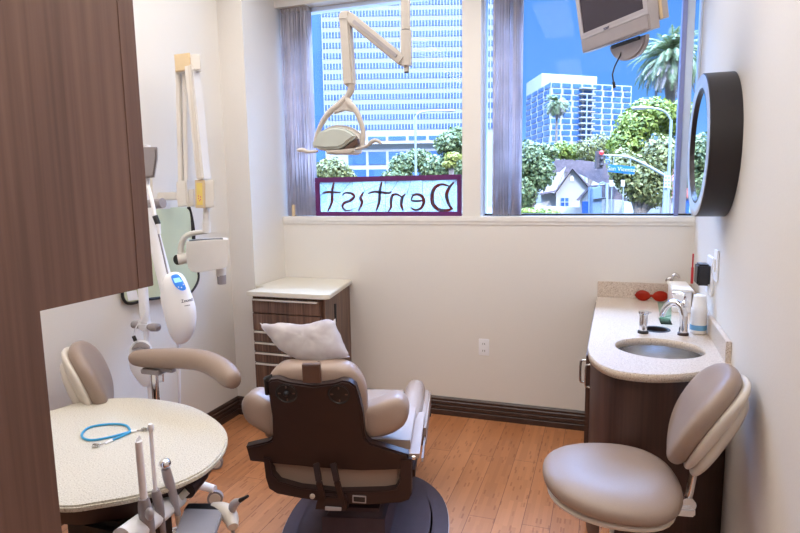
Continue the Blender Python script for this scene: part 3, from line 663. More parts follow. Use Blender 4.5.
MB().beam(L(346, 12), L(346, 22), .05, .050, Vector((0, 1, 0)), .008).build('elbow_cap', cream_pl, t)
MB().tube([L(351, 84), L(351.5, 90), L(347, 97)], [.018, .015, .013], 12, smooth=1).build('wrist_joint', cream_pl, t)
yk = MB()
yk.tube([L(346, 97), L(340, 105), L(329, 112), L(321, 124), L(316, 138), L(315.5, 147)], [.012, .017, .013, .011, .010, .009], 12, smooth=2)
yk.tube([L(346, 97), L(350, 105), L(356, 110), L(361, 122), L(364, 134), L(362.5, 146)], [.012, .017, .012, .011, .010, .009], 12, smooth=2)
yk.slab([L(331, 109, -.010), L(339, 104.5, -.010), L(346, 96, -.010), L(351, 104, -.010), L(357, 109, -.010), L(353, 112, -.010), L(344, 110.5, -.010), L(334, 114, -.010)], (0, .020, 0), .004)
yk.build('yoke', cream_pl, t)
hd = [L(x_, y_, .02) for x_, y_ in [(315, 148.5), (316.5, 138), (322, 130), (332, 125), (345, 125.5), (355, 130), (361, 136), (360.5, 144), (353, 149), (345, 151), (330, 151.5)]]
MB().slab(spline(hd, 3), (0, .05, 0), .015, 3).build('lamp_head', cream_pl, t)
MB().slab(spline([L(x_, y_, .012) for x_, y_ in [(315.5, 148), (317.5, 138.5), (323, 131.5), (335, 127.5), (347, 129), (358, 136), (351, 142.5), (341, 149)]], 2), (0, -.030, 0), .010, 3).build('front_lens', mat('lamp_lens', (.55, .60, .56), .12, var=.01), t)
MB().slab([L(x_, y_, -.012) for x_, y_ in [(343, 149), (352, 142), (357, 138.5), (358, 144), (350, 150.5)]], (0, .02, 0), .002).build('reflector_gap', brown_l, t)
MB().slab([L(x_, y_, -.02) for x_, y_ in [(325, 150), (326, 154), (350, 154), (354, 152), (354, 148), (340, 149.5)]], (0, .09, 0), .006).build('lower_housing', cream_pl, t)
for pth in ([(318, 151), (308, 152.5), (303, 149.5), (298, 150.5)], [(356, 149), (367, 146.5), (372, 141), (377, 140), (381, 143.5)]):
    MB().tube([L(x_, y_, -.01) for x_, y_ in pth], [.006, .007, .009, .008][:len(pth)]+([.006] if len(pth) > 4 else []), 10, smooth=2).build('handle', cream_pl, t)

# ------------------------------------------------------------ x-ray arm on left wall
XY = 2.75
def X_(px, py, dy=0): return PY(px, py, XY+dy)
t = thing('wall_x_ray_arm', 'beige dental x-ray unit on a folded wall arm near the left wall', 'x-ray unit', (LX, XY, X_(185, 195).z))
v_ = ray(200, 187); v_.z = 0; XD = v_.normalized()
MB().slab([X_(173.5, 54.5, -.045), X_(189, 52.5, -.045), X_(190, 69.5, -.045), X_(175, 72, -.045)], (0, .012, 0), .004).build('top_cap', tan_pl, t)
MB().slab([X_(174, 55, -.033), X_(200, 54, -.033), X_(201, 70, -.033), X_(175.5, 72, -.033)], XD*.06, .006).build('top_hinge', xray_m, t)
MB().beam(X_(179, 68, .03), X_(182, 184, .03), .03, .035, Vector((0, 1, 0)), .004).beam(X_(186, 68, .035), X_(188, 184, .035), .03, .04, Vector((0, 1, 0)), .004).build('lower_arm', xray_m, t)
MB().beam(X_(192, 66, -.01), X_(204, 180, -.01), .05, .075, Vector((0, 1, 0)), .006).build('upper_arm', xray_m, t)
MB().beam(X_(189.5, 66, -.052), X_(199.5, 180, -.052), .02, .01, Vector((0, 1, 0)), .002).build('arm_strip', shell_m, t)
MB().slab([X_(175.5, 182, -.04), X_(186, 180, -.04), X_(187, 206, -.04), X_(177, 207, -.04)], (0, .08, 0), .006).build('base_joint', xray_m, t)
MB().slab([X_(186, 190, -.02), X_(193.5, 189, -.02), X_(194, 206, -.02), X_(187, 207, -.02)], (0, .06, 0), .004).build('joint_block', xray_m, t)
jb = X_(181, 196)
MB().box(LX, jb.x, XY-.03, XY+.03, jb.z-.022, jb.z+.022, .006).box(LX, LX+.02, XY-.07, XY+.07, jb.z-.14, jb.z+.14, .004).build('wall_bracket', xray_m, t)
MB().slab([X_(194.5, 180, -.045), X_(204, 180, -.045), X_(204.5, 208, -.045), X_(195, 208, -.045)], (0, .012, 0), .004).build('label_plate', tan_pl, t)
MB().slab([X_(196.5, 183, -.047), X_(202, 183, -.047), X_(202.5, 205, -.047), X_(197, 205, -.047)], (0, .003, 0)).build('yellow_label', yellow_m, t)
mg = MB()
for dx, dy in ((-1, 0), (1, 1), (-.8, 2.5), (1, 3.6), (0, 4.8)):
    a = X_(199.5+dx, 196+dy, -.049); mg.sphere(a, (.0035, .001, .004), 1)
mg.build('radiation_mark', magenta_m, t)
MB().slab([X_(204.5, 180.5, -.035), X_(214, 180, -.035), X_(214.5, 207, -.035), X_(204.5, 208.5, -.035)], XD*.07, .005).build('elbow_block', xray_m, t)
MB().cyl(X_(206.5, 205), X_(206.5, 223), .018).cyl(X_(206.5, 222), X_(206.5, 233), .022).build('head_pivot', xray_m, t)
MB().tube([X_(208, 231.5), X_(192, 233), X_(184, 237), X_(180.5, 246), X_(180.5, 257)], [.014, .015, .017, .017, .018], 14, smooth=2).build('yoke', xray_m, t)
kc = X_(184, 258.5)
MB().cyl(X_(178, 259.5, -.02), X_(190, 257.5, .02), .031, n=28).build('angle_knob', xray_m, t)
MB().cyl(X_(177, 259.8, -.03), X_(178.6, 259.6, -.018), .029, n=28).build('knob_cap', black_pl, t)
MB().slab(spline([X_(x_, y_, -.07) for x_, y_ in [(186, 244), (190, 241.5), (225, 239.5), (227.5, 243), (228, 262), (226, 267.5), (215, 270), (197, 272.5), (190, 270), (187, 262)]], 3), XD*.15, .014, 3).build('tube_head', xray_m, t, ang=50)
MB().slab([X_(189, 242.6, -.06), X_(223, 240.4, -.06), X_(223, 238.8, -.06), X_(189, 241, -.06)], XD*.08).build('top_seam', black_pl, t)
MB().cyl(X_(221, 268), X_(221, 276), .026, .026).build('cone_collar', xray_m, t)
MB().cyl(X_(221.5, 275), X_(222, 284), .0255, .0235).build('cone', grey_pl, t)
MB().tube([X_(189, 205, .02), X_(192, 215, .03), X_(194.5, 230, .03), X_(195, 250, .06)], .005, 8, smooth=2).build('power_cable', black_pl, t)

# ------------------------------------------------------------ lead apron on the wall
AX = LX+.002
def W2(px, py): return PX(px, py, AX+.02)
t = thing('lead_apron', 'sage green lead apron with black edging hung on the left wall', 'apron', (LX, 2.7, .99))
ol = [W2(x_, y_) for x_, y_ in [(125, 209), (152, 208.5), (188, 207.5), (191, 214), (193, 240), (197.5, 268), (198, 280), (192, 291), (184, 295.5), (150, 299), (131, 303.5), (124, 300), (122, 288), (121, 250)]]
MB().slab(spline(ol, 3), (-.018, 0, 0), .006).build('apron_sheet', apron_m, t)
MB().tube([p_+Vector((.0, 0, 0)) for p_ in spline(ol[2:], 4, False)], .0085, 10).build('edging', black_pl, t)
MB().slab([W2(126, 292)+Vector((.002, 0, 0)), W2(136, 290)+Vector((.002, 0, 0)), W2(138, 299.5)+Vector((.002, 0, 0)), W2(128, 301)+Vector((.002, 0, 0))], (.002, 0, 0)).build('label_patch', white_pl, t)

# ------------------------------------------------------------ whitening lamp on stand
WY = 2.30
def WL(px, py, dy=0): return PY(px, py, WY+dy)
pb_ = WL(146, 330); px_ = pb_.x
t = thing('whitening_lamp', 'white teeth whitening lamp with a blue display on a wheeled pole stand', 'dental lamp', (px_, WY, 0))
MB().cyl((px_, WY, .10), (px_, WY, WL(146, 322).z), .014).cyl((px_, WY, WL(146, 322).z), (px_, WY, WL(146, 215).z), .024).build('stand_pole', white_pl, t)
MB().lathe([(0, .06), (.06, .06), (.06, .10), (.03, .13), (0, .13)], (px_, WY, 0)).build('stand_hub', white_pl, t)
for k in range(5):
    a = rad(1+70*k); e_ = Vector((px_+.355*math.cos(a), WY+.355*math.sin(a), 0))
    if e_.x < LX+.04: e_.x = LX+.05
    MB().tube([(px_+.04*math.cos(a), WY+.04*math.sin(a), .10), ((px_+e_.x)/2, (WY+e_.y)/2, .105), (e_.x, e_.y, .085)], [.026, .024, .020], 12, smooth=1).build('stand_foot', white_pl, t)
    d_ = Vector((.45, -.89, 0))
    cw = MB().cyl(e_+Vector((0, 0, .040))-d_*.012, e_+Vector((0, 0, .040))+d_*.012, .039).build('caster', grey_pl, t)
    MB().cyl(e_+Vector((0, 0, .040))-d_*.016, e_+Vector((0, 0, .040))+d_*.016, .028).build('caster_hub', shell_m, cw)
hz = WL(146, 326).z
MB().beam((px_-.035, WY, hz), (px_+.035, WY, hz), .05, .05, bev=.012).build('handle_clamp', white_pl, t)
for s_ in (-1, 1):
    MB().tube([(px_+s_*.03, WY-.01*s_, hz), (px_+s_*.055, WY-.015*s_, hz), (px_+s_*.095, WY-.02*s_, hz+.003*s_), (px_+s_*.10, WY-.02*s_, hz)], [.015, .021, .020, .012], 14).build('grip', grey_pl, t)
MB().slab([WL(141, 147, -.04), WL(157, 147, -.04), WL(157, 158, -.04), WL(154, 177, -.04), WL(141, 179, -.04)], XD*.08, .01).build('counterweight', grey_pl, t)
MB().cyl(WL(146, 205), WL(163, 203), .024).build('arm_pivot', grey_pl, t)
MB().cyl(WL(146, 213), WL(148, 145), .013).build('top_pole', white_pl, t)
MB().tube([WL(149, 208, -.03), WL(153, 232, -.03), WL(163, 272, -.03), WL(170, 300, -.03)], [.028, .030, .033, .034], 14).build('lamp_arm', white_pl, t)
MB().tube([WL(154, 215, -.062), WL(160, 240, -.062), WL(168, 275, -.062)], .004, 8).build('arm_groove', grey_pl, t)
MB().tube([WL(148, 186, -.05), WL(153, 205, -.06), WL(155, 217, -.06)], .009, 10, smooth=1).build('hose', white_pl, t)
MB().cyl(WL(155, 216, -.06), WL(158, 224, -.06), .013).build('hose_collar', black_pl, t)
MB().tube([WL(158, 224, -.06), WL(159.5, 234, -.06)], [.012, .008], 12).build('hose_tip', white_pl, t)
hd = [WL(x_, y_, -.06) for x_, y_ in [(165, 282), (168, 274), (176, 272), (183, 277), (189, 292), (194, 308), (194.5, 325), (190, 338), (183, 344), (177, 342), (171, 330), (166, 310), (163, 295)]]
MB().dome(spline(hd, 3), (0, -.05, 0), 8, p=2.6, back=.8).build('lamp_head', white_pl, t)
MB().slab([WL(160.5, 296, .0), WL(166, 294, .0), WL(174, 331, .0), WL(168, 333, .0)], (0, .03, 0), .006).build('light_guide', white_pl, t)
def onhead(px, py, d=-.111): return WL(px, py, d)
MB().dome(spline([onhead(x_, y_, -.106) for x_, y_ in [(171, 277), (174, 274.5), (179, 275), (184, 283), (186, 289), (181, 290.5), (175, 286)]], 3), (0, -.006, 0), 4).build('display', blue_disp, t)
MB().slab([onhead(x_, y_, -.114) for x_, y_ in [(173, 278.5), (179, 277.5), (182, 281.5), (175, 283)]], (0, .001, 0)).build('display_readout', pale_disp, t, smooth=False)
bt = MB()
for x_, y_ in ((178.5, 287), (181.5, 287.5), (183.5, 284.5)): bt.sphere(onhead(x_, y_, -.113), .0035, 1)
bt.build('button', white_pl, t)
tx = Matrix.Translation(onhead(187.5, 300.5, -.112)) @ Matrix.Rotation(PI/2, 4, 'X') @ Matrix.Rotation(rad(10), 4, 'Z') @ Matrix.Shear('XY', 4, (.25, 0))
MB().text('Zoom!', Matrix.Translation(onhead(187.0, 300.5, -.1125)) @ Matrix.Rotation(rad(12), 4, 'Z') @ Matrix.Rotation(PI/2, 4, 'X') @ Matrix.Rotation(rad(10), 4, 'Z'), .021, .0015).build('logo', ink, t, smooth=False)
MB().beam(onhead(184.5, 306, -.113), onhead(190, 305, -.113), .001, .0022).build('logo_underline', ink, t, smooth=False)
MB().tube([WL(178, 342, -.04), WL(179, 365, -.02), WL(179.5, 400, 0), WL(178, 440, .05)], .0075, 8, smooth=1).build('head_cord', white_pl, t)
MB().tube([WL(144, 303, -.03), WL(146, 312, -.035), WL(139, 322, -.04), WL(133.5, 332, -.04), WL(134, 338, -.035)], .0035, 8, smooth=2).build('remote_cord', white_pl, t)
MB().cyl(WL(133.5, 336, -.035), WL(135.5, 341, -.035), .009).build('cord_plug', black_pl, t)
MB().dome(spline([WL(x_, y_, -.02) for x_, y_ in [(129, 352), (133, 343), (141, 340), (149, 343), (152, 352), (152, 375), (149, 386), (143, 386), (134, 375), (130, 366)]], 3), (0, -.02, 0), 6, back=1).build('remote_unit', white_pl, t)
MB().dome(spline([WL(x_, y_, -.034) for x_, y_ in [(132, 350), (135, 344), (142, 342), (149, 346), (149, 350), (142, 347)]], 3), (0, -.014, 0), 4, back=1).build('remote_top', grey_pl, t)
MB().cyl(WL(147, 330, .01), WL(147, 346, .01), .007).tube([WL(150, 375), WL(163, 375), WL(163, 381), WL(152, 383)], .005, 8).build('holder_hook', chrome, t)

# ------------------------------------------------------------ stools (local frame: faces +y, origin on the floor)
def cushion(w, h, t, bend=0, dip=0, p=2.5, n=40, rings=12, egg=0):
    bm = bmesh.new(); R = []
    def P(f, a, s):
        c, s_ = math.cos(a), math.sin(a); ex = 2/p
        x = math.copysign(abs(c)**ex, c)*w/2*f; y = math.copysign(abs(s_)**ex, s_)*h/2*f
        x *= 1+egg*y/h
        z = s*t/2*(1-f**2.6)**(1/2.6)+bend*(x/(w/2))**2
        if s > 0: z -= dip*math.exp(-((f)/.55)**2)
        return bm.verts.new((x, y, z))
    fs = [math.sin(PI/2*i/rings) for i in range(1, rings+1)]
    for s in (1, -1):
        L_ = fs if s > 0 else fs[:-1][::-1]
        for f in L_: R.append([P(f, 2*PI*k/n, s) for k in range(n)])
    c0 = bm.verts.new((0, 0, t/2-dip)); c1 = bm.verts.new((0, 0, -t/2))
    for a, b in zip(R, R[1:]):
        for k in range(n): bm.faces.new((a[k], a[(k+1) % n], b[(k+1) % n], b[k]))
    for k in range(n): bm.faces.new((c0, R[0][k], R[0][(k+1) % n])); bm.faces.new((c1, R[-1][(k+1) % n], R[-1][k]))
    bmesh.ops.recalc_face_normals(bm, faces=bm.faces[:]); return bm
def stool(name, lab, sz, back_m, bx=0, seatw=.46, legph=0):
    t = thing(name, lab, 'stool')
    sm = cushion(seatw, .44, .105, bend=-.012, dip=.012, p=2.3, egg=-.25)
    MB().add(sm, Matrix.Translation((0, 0, sz-.05))).build('seat', leather, t, local=True, ang=80)
    MB().add(cushion(seatw*.93, .41, .05, p=2.3, egg=-.25), Matrix.Translation((0, 0, sz-.10))).build('seat_pan', shell_m, t, local=True, ang=80)
    rt = Matrix.Translation(back_m[0]) @ Matrix.Rotation(back_m[2], 4, 'Z') @ Matrix.Rotation(back_m[1], 4, 'X')
    MB().add(cushion(.40, .36, .095, bend=.035, p=2.3, egg=0), rt).build('backrest', leather, t, local=True, ang=80)
    bs = MB().add(cushion(.375, .345, .05, bend=.037, p=2.3, egg=0), rt @ Matrix.Translation((0, -.0, -.045)))
    bs.add(cushion(.25, .30, .055, bend=.012, p=2.6, egg=.5), rt @ Matrix.Translation((0, .03, -.07)))
    bs.build('back_shell', shell_m, t, local=True, ang=80)
    low = rt @ Vector((0, .13, -.06))
    MB().tube([(0, -.12, sz-.135), (0, -.24, sz-.14), (0, low.y+.02, sz-.11), low], [.013, .013, .013, .012], 12, smooth=2).build('back_post', chrome, t, local=True)
    MB().box(-.035, .035, -.27, -.10, sz-.155, sz-.125, .006).lathe([(0, -.02), (.025, -.02), (.025, .02), (0, .02)], (0, -.25, sz-.12), axis=(1, 0, 0)).build('mechanism', chrome, t, local=True)
    MB().cyl((0, 0, .10), (0, 0, sz-.12), .025).build('gas_column', chrome, t, local=True)
    MB().lathe([(0, .07), (.05, .07), (.045, .12), (.03, .14), (0, .14)]).build('hub', chrome, t, local=True)
    for k in range(5):
        a = rad(legph+72*k); e = Vector((.27*math.cos(a), .27*math.sin(a), 0))
        MB().tube([(.03*math.cos(a), .03*math.sin(a), .10), (.15*math.cos(a), .15*math.sin(a), .095), (e.x, e.y, .075)], [.022, .02, .015], 10, smooth=1).build('leg', chrome, t, local=True)
        d = Vector((-math.sin(a), math.cos(a), 0))
        MB().cyl(e+Vector((0, 0, .028))-d*.02, e+Vector((0, 0, .028))+d*.02, .027).build('caster', black_pl, t, local=True)
    return t
s1 = stool('operator_stool', 'taupe leather wheeled stool at the lower right by the sink cabinet', .645, (Vector((0, -.285, .835)), rad(-61), rad(-14)), seatw=.50, legph=20)
s1.location = (.045, 2.0, 0); s1.rotation_euler = (0, 0, rad(98))
s2 = stool('assistant_stool', 'taupe leather stool with a curved body support arm behind the round table', .50, (Vector((-.135, -.262, .755)), rad(-72), rad(34)), seatw=.42, legph=-18)
s2.location = (-1.86, 1.82, 0); s2.rotation_euler = (0, 0, rad(-82))
AY = 2.02
def Aw(px, py, dy=0): return PY(px, py, AY+dy)
aw = MB().tube([Aw(131, 359), Aw(134, 358), Aw(155, 358.5), Aw(180, 358), Aw(203, 360, -.02), Aw(220, 368, -.06), Aw(231, 378, -.10), Aw(234, 383, -.12)], [.012, .036, .045, .045, .046, .047, .046, .028], 20, smooth=2)
for v in aw.bm.verts: v.co.z = Aw(180, 358).z+(v.co.z-Aw(180, 358).z)
aw.build('support_pad', leather, s2, ang=80)
pz = Aw(154, 371)
MB().box(pz.x-.05, pz.x+.05, AY-.03, AY+.03, Aw(154, 373).z, Aw(154, 368).z, .004).box(pz.x+.04, pz.x+.11, AY-.012, AY+.012, Aw(154, 370).z, Aw(154, 367).z).build('arm_bracket', grey_pl, s2)
MB().cyl((pz.x, AY, .42), (pz.x, AY, pz.z), .016).tube([(pz.x, AY, .43), (-1.88, 1.90, .41), (-1.87, 1.82, .40)], .016, 12).build('arm_post', chrome, s2)
kb = PY(99, 399, 1.84)
MB().sphere(kb, .014, 2).cyl(kb, kb+Vector((.015, .03, -.05)), .012).build('tilt_knob', chrome, s2)

# ------------------------------------------------------------ round topped cart
CT = .70
t = thing('round_top_cart', 'delivery cart with a rounded cream speckled top beside the dark cabinet', 'cart', (-1.65, 1.35, 0))
pts = [PZ(x_, y_, CT) for x_, y_ in [(50, 410.5), (75, 403), (105, 398.5), (135, 397.5), (165, 400), (192, 406), (212, 416), (224, 427), (227.5, 439), (222, 453), (207, 468), (185, 480), (160, 489), (130, 497), (95, 503), (62, 506.5)]]
ed = [Vector((p_.x, p_.y, 0)) for p_ in pts]+[Vector((-1.62, 1.12, 0)), Vector((-1.86, 1.12, 0)), Vector((-2.12, 1.25, 0)), Vector((-2.22, 1.5, 0))]
o2 = spline(ed, 4); cen = sum(o2, Vector())/len(o2)
MB().prism([(q_.x, q_.y) for q_ in o2], CT-.022, CT, .006).build('cart_top', q_cream, t)
ap = [cen+(q_-cen)*.955 for q_ in o2]; ap2 = [cen+(q_-cen)*.85 for q_ in o2]
mm = MB(); b2_ = bmesh.new(); r1 = [b2_.verts.new((q_.x, q_.y, CT-.0225)) for q_ in ap]; r2 = [b2_.verts.new((q_.x, q_.y, CT-.095)) for q_ in ap2]; N = len(r1)
for i in range(N): b2_.faces.new((r1[i], r1[(i+1) % N], r2[(i+1) % N], r2[i]))
b2_.faces.new(r1); b2_.faces.new(r2[::-1]); bmesh.ops.recalc_face_normals(b2_, faces=b2_.faces[:])
mm.add(b2_); mm.build('apron', brown_pl, t, ang=50)
from mathutils.bvhtree import BVHTree
bv = BVHTree.FromPolygons([(*q_.xy, CT-.0225) for q_ in ap]+[(*q_.xy, CT-.095) for q_ in ap2], [(i, (i+1) % N, N+(i+1) % N, N+i) for i in range(N)])
for i in range(5):
    h0 = bv.ray_cast(CP, ray(117.5+i*4.4, 498.8-i*1.9).normalized())[0]; h1 = bv.ray_cast(CP, ray(118+i*4.4, 506.5-i*1.9).normalized())[0]
    if h0 and h1: MB().tube([h0, h1], .004, 8).build('vent_slot', black_pl, t)
MB().cyl((-1.42, 1.36, .12), (-1.42, 1.36, CT-.095), .035).build('column', grey_pl, t)
MB().box(-1.55, -1.33, 1.24, 1.48, .42, CT-.10, .02).build('under_tray', black_pl, t)
MB().lathe([(0, .09), (.07, .09), (.06, .13), (0, .14)], (-1.42, 1.36, 0)).build('hub', white_pl, t)
for k in range(4):
    a = rad(65+90*k); e_ = Vector((-1.42+.24*math.cos(a), 1.36+.24*math.sin(a), 0))
    MB().tube([(-1.42, 1.36, .11), (e_.x, e_.y, .085)], [.026, .018], 12).build('foot', white_pl, t)
    MB().cyl(e_+Vector((-.012, 0, .034)), e_+Vector((.012, 0, .034)), .033).build('caster', grey_pl, t)

# instrument arm belongs to the cart
IY = 1.22
def I(px, py, y=IY): return PY(px, py, y)
MB().cyl(PZ(211, 461, .655), PZ(202, 473, .655), .020).build('pivot_sleeve', brown_pl, t)
MB().cyl(PZ(201, 474, .65), PZ(187, 491, .645), .026).build('arm_sleeve', brown_pl, t)
MB().cyl(PZ(188, 490, .645), PZ(179, 498, .62), .013).build('arm_rod', shell_m, t)
MB().tube([PZ(184, 494, .61), PZ(178, 496, .61), PZ(165, 507, .615), PZ(145, 523, .615), PZ(122, 540, .62)], [.018, .034, .034, .035, .035], 18).build('holder_bar', white_pl, t)
MB().tube([PZ(146, 505, .59), PZ(137, 505, .59), PZ(132, 515, .58)], [.03, .034, .02], 16, smooth=1).build('bar_end', white_pl, t)
def I(px, py, k=0): return PY(px, py, IYf(px)+k)
def IYf(px): return 1.24+(px-145)*.004
for a, b_, r in [((158, 502), (161, 520), .015), ((145, 516), (146, 545), .022)]:
    MB().cyl(I(*a, .02), I(*b_, .02), r).build('instrument_holder', silver, t)
MB().slab([PZ(x_, y_, .57) for x_, y_ in [(185, 508), (218, 509), (222, 513), (210, 545), (170, 545), (183, 512)]], (0, 0, -.02), .003).build('control_pad', mat('pad_grey', (.27, .26, .28), .4, var=.02), t)
MB().slab([PZ(x_, y_, .568) for x_, y_ in [(188, 503), (210, 503), (218, 509), (184, 509)]], (0, 0, -.03), .002).build('pad_edge', black_pl, t)
MB().tube([PZ(212, 509, .55), PZ(222, 510, .55), PZ(231, 516, .545), PZ(233, 527, .53)], [.020, .028, .026, .016], 16, smooth=2).build('side_arm', shell_m, t)
MB().dome(spline([PZ(x_, y_, .545) for x_, y_ in [(88, 545), (100, 529), (115, 523), (130, 523), (138, 529), (132, 540), (110, 556)]], 3), (0, 0, .015), 5, back=1).build('foreground_tray', black_pl, t)
# hand pieces: each lifts out of its holder
def inst(name, lab, cat, px, py): return thing(name, lab, cat, I(px, py), 0, None)
t = inst('suction_tube', 'wide white suction tip with a slanted end, leftmost in the cart holder', 'dental instrument', 146, 520)
MB().tube([I(138.5, 441), I(140, 458), I(142, 480), I(144, 499)], [.0095, .0100, .0104, .0106], 16).build('tip_tube', white_pl, t)
MB().slab([I(136.3, 440), I(139.6, 435.5), I(141.3, 443), I(136.8, 444)], Vector((-.006, .007, 0)), .0015).build('slanted_end', white_pl, t)
MB().tube([I(143.5, 498), I(144.5, 506), I(147, 520), I(150, 545)], [.014, .019, .020, .018], 16, smooth=1).build('valve_body', grey_pl, t)
MB().sphere(I(149.5, 514, -.03), (.014, .012, .02), 2).build('valve_lever', silver, t)
t = inst('saliva_ejector', 'slim white saliva ejector straw standing between two wider instruments', 'dental instrument', 158, 510)
MB().tube([I(150.8, 428), I(151.8, 445), I(153.5, 468), I(155.5, 491)], [.0056, .0056, .0058, .0062], 12).build('straw', white_pl, t)
MB().tube([I(150.2, 424), I(150.6, 427), I(151.0, 431)], [.0060, .0090, .0070], 12).build('straw_tip', white_pl, t)
MB().tube([I(155.5, 490), I(157, 497), I(160, 510), I(163, 530), I(166, 550)], [.011, .015, .013, .008, .007], 14, smooth=1).build('ejector_body', grey_pl, t)
t = inst('syringe_handpiece', 'silver handpiece with a round capped head, rightmost in the cart holder', 'dental instrument', 176, 510)
MB().tube([I(165.5, 468), I(168, 478), I(172, 490), I(176, 508), I(178, 514)], [.013, .015, .0135, .0105, .009], 16, smooth=1).build('handpiece_body', silver, t)
MB().sphere(I(165, 463.5), (.018, .018, .016), 2).build('handpiece_head', chrome, t)
MB().tube([I(176, 506, .02), I(179, 522, .02), I(182, 550, .02)], .009, 10).build('hose', shell_m, t)
GZ = 1.47
def G(px, py): return PY(px, py, GZ)
t = thing('air_water_syringe', 'grey air and water syringe with a black nozzle at the right end of the cart', 'dental instrument', G(233, 514))
MB().tube([G(233, 512), G(232.5, 507), G(235, 503), G(240, 500.5)], [.008, .0145, .014, .0085], 14, smooth=1).build('syringe_body', silver, t)
MB().tube([G(240, 500.5), G(248, 496)], [.0075, .0045], 10).build('nozzle', black_pl, t)
MB().lathe([(0, 0), (.011, 0), (.011, .008), (0, .008)], G(231.5, 514.5), 16).build('brass_collar', yellow_m, t)
MB().tube([G(231.5, 514), G(233, 524), G(233, 548)], .006, 10, smooth=1).build('hose', grey_pl, t)
# blue looped lead lying on the cart top
t = thing('blue_tubing_loop', 'bright blue looped tube with metal clips lying on the round cart top', 'tube', PZ(107, 431, CT))
ZL = CT+.005
loop = [PZ(x_, y_, ZL) for x_, y_ in [(131, 431.5), (126, 425.5), (115, 424), (100, 425), (88, 428), (82, 434), (84, 438.5), (93, 440), (108, 437.5), (122, 434), (131, 431.5), (122, 436), (112, 440)]]
MB().tube(spline(loop, 5, False), .0042, 10).build('tube', blue_tube, t)
MB().tube([PZ(131, 431.5, ZL), PZ(137, 430.5, ZL)], [.006, .003], 8).tube([PZ(112, 440, ZL), PZ(105, 443.5, ZL)], [.005, .004], 8).build('sleeve', white_pl, t)
for a, b_ in (((137, 430.5), (148, 429.5)), ((105, 443), (92, 447))):
    A_, B_ = PZ(*a, ZL), PZ(*b_, ZL)
    MB().tube([A_, A_.lerp(B_, .4), A_.lerp(B_, .55), B_], [.0025, .003, .007, .004], 8).box(A_.lerp(B_, .7).x-.012, A_.lerp(B_, .7).x+.012, A_.lerp(B_, .7).y-.006, A_.lerp(B_, .7).y+.006, CT+.001, CT+.012, .002).build('metal_clip', steel, t)

# ------------------------------------------------------------ dental chair
HD = rad(14)
cc = Vector((-1.01, 2.36, 0)); hx = Vector((math.cos(HD), math.sin(HD), 0)); hy = Vector((-math.sin(HD), math.cos(HD), 0))
t = thing('dental_chair', 'taupe leather dental chair seen from behind with a dark brown back shell', 'dental chair', cc, HD)
def CL(x, y, z): return cc+hx*x+hy*y+Vector((0, 0, z))
# base plate
def oval(w, h, cy, z, n=56, p=2.3): return [CL(math.copysign(abs(math.cos(a))**(2/p), math.cos(a))*w, cy+math.copysign(abs(math.sin(a))**(2/p), math.sin(a))*h, z) for a in [2*PI*i/n for i in range(n)]]
MB().slab(oval(.385, .50, .02, 0.001), (0, 0, .022), .008).build('base_plate', base_pl, t)
MB().slab(oval(.31, .43, .0, .022), (0, 0, .016), .010).build('base_cover', base_pl, t)
MB().slab(oval(.388, .503, .02, .004), (0, 0, .006)).build('base_trim', silver, t)
MB().slab([CL(-.15, -.26, .03), CL(.12, -.26, .03), CL(.14, .20, .03), CL(-.16, .20, .03)], (0, 0, .20), .03, 3).build('pump_cover', base_pl, t)
MB().beam(CL(.07, -.28, .06), CL(.03, .10, .40), .06, .09, bev=.01).beam(CL(-.09, -.24, .10), CL(-.05, .12, .40), .06, .09, bev=.01).build('lift_link', brown_pl, t)
MB().slab([CL(-.16, -.20, .24), CL(.16, -.20, .24), CL(.16, .30, .24), CL(-.16, .30, .24)], (0, 0, .10), .02).build('upper_carriage', brown_pl, t)
# back plane
bp0 = CL(0, -.30, .6); bn = (-hy*math.cos(rad(14))+Vector((0, 0, -1))*math.sin(rad(14))).normalized()     # faces back and down
def BP(px, py, off=0): return plane_hit(px, py, bp0+bn*off, bn)
def bsl(mb, pts, o0, o1, bev=0, k=0):
    P = [BP(x_, y_, o0) for x_, y_ in pts]
    if k: P = spline(P, k)
    mb.slab(P, bn*(o1-o0), bev); return mb
shell = [(271, 377), (274, 374.5), (280, 374), (290, 377), (315, 380.5), (336, 378), (344, 375.5), (351, 376.5), (357, 381), (361, 393), (364, 407), (366, 428), (367.5, 433), (372, 437.5), (409, 448.5), (410, 462.5), (385, 464), (361, 464.5), (316, 461.5), (285, 458.5), (253, 455), (249, 441), (270, 436), (274, 434), (275.5, 430), (275, 412), (272, 392)]
bsl(MB(), shell, -.02, .022, .007).build('back_shell', brown_pl, t, ang=40)
uph = [(269, 385), (269, 377), (276, 367), (288, 363), (316, 362.5), (340, 363), (353, 367), (362, 377), (367.5, 392), (368, 410), (367, 440), (272, 438), (272, 410)]
P = spline([BP(x_, y_, -.055) for x_, y_ in uph], 4)
MB().dome(P, -bn*.07, 6, p=3.5, back=.7).build('back_cushion', leather_l, t, ang=80)
# round vents on the shell
for vx, vy in ((286.5, 393.5), (339, 394.5)):
    c_ = BP(vx, vy, .024)
    vv = MB().lathe([(0, 0), (.043, 0), (.045, .004), (.041, .006), (.038, .003), (0, .003)], c_-bn*.004, 32, axis=bn).build('vent', black_pl, t)
    for k in range(4):
        a = rad(0+90*k); d = hx*math.cos(a)+(bn.cross(hx))*math.sin(a); MB().beam(c_+d*.024, c_+d*.034, .005, .003, bn).build('vent_tick', brown_l, vv)
MB().sphere(BP(286.5, 393.5, .024), .014, 2).build('lever_knob', black_pl, t)
MB().cyl(BP(267, 379, -.02), BP(272, 377, -.02), .012).cyl(BP(266, 378, -.02), BP(267.5, 394, -.02), .010).build('release_lever', black_pl, t)
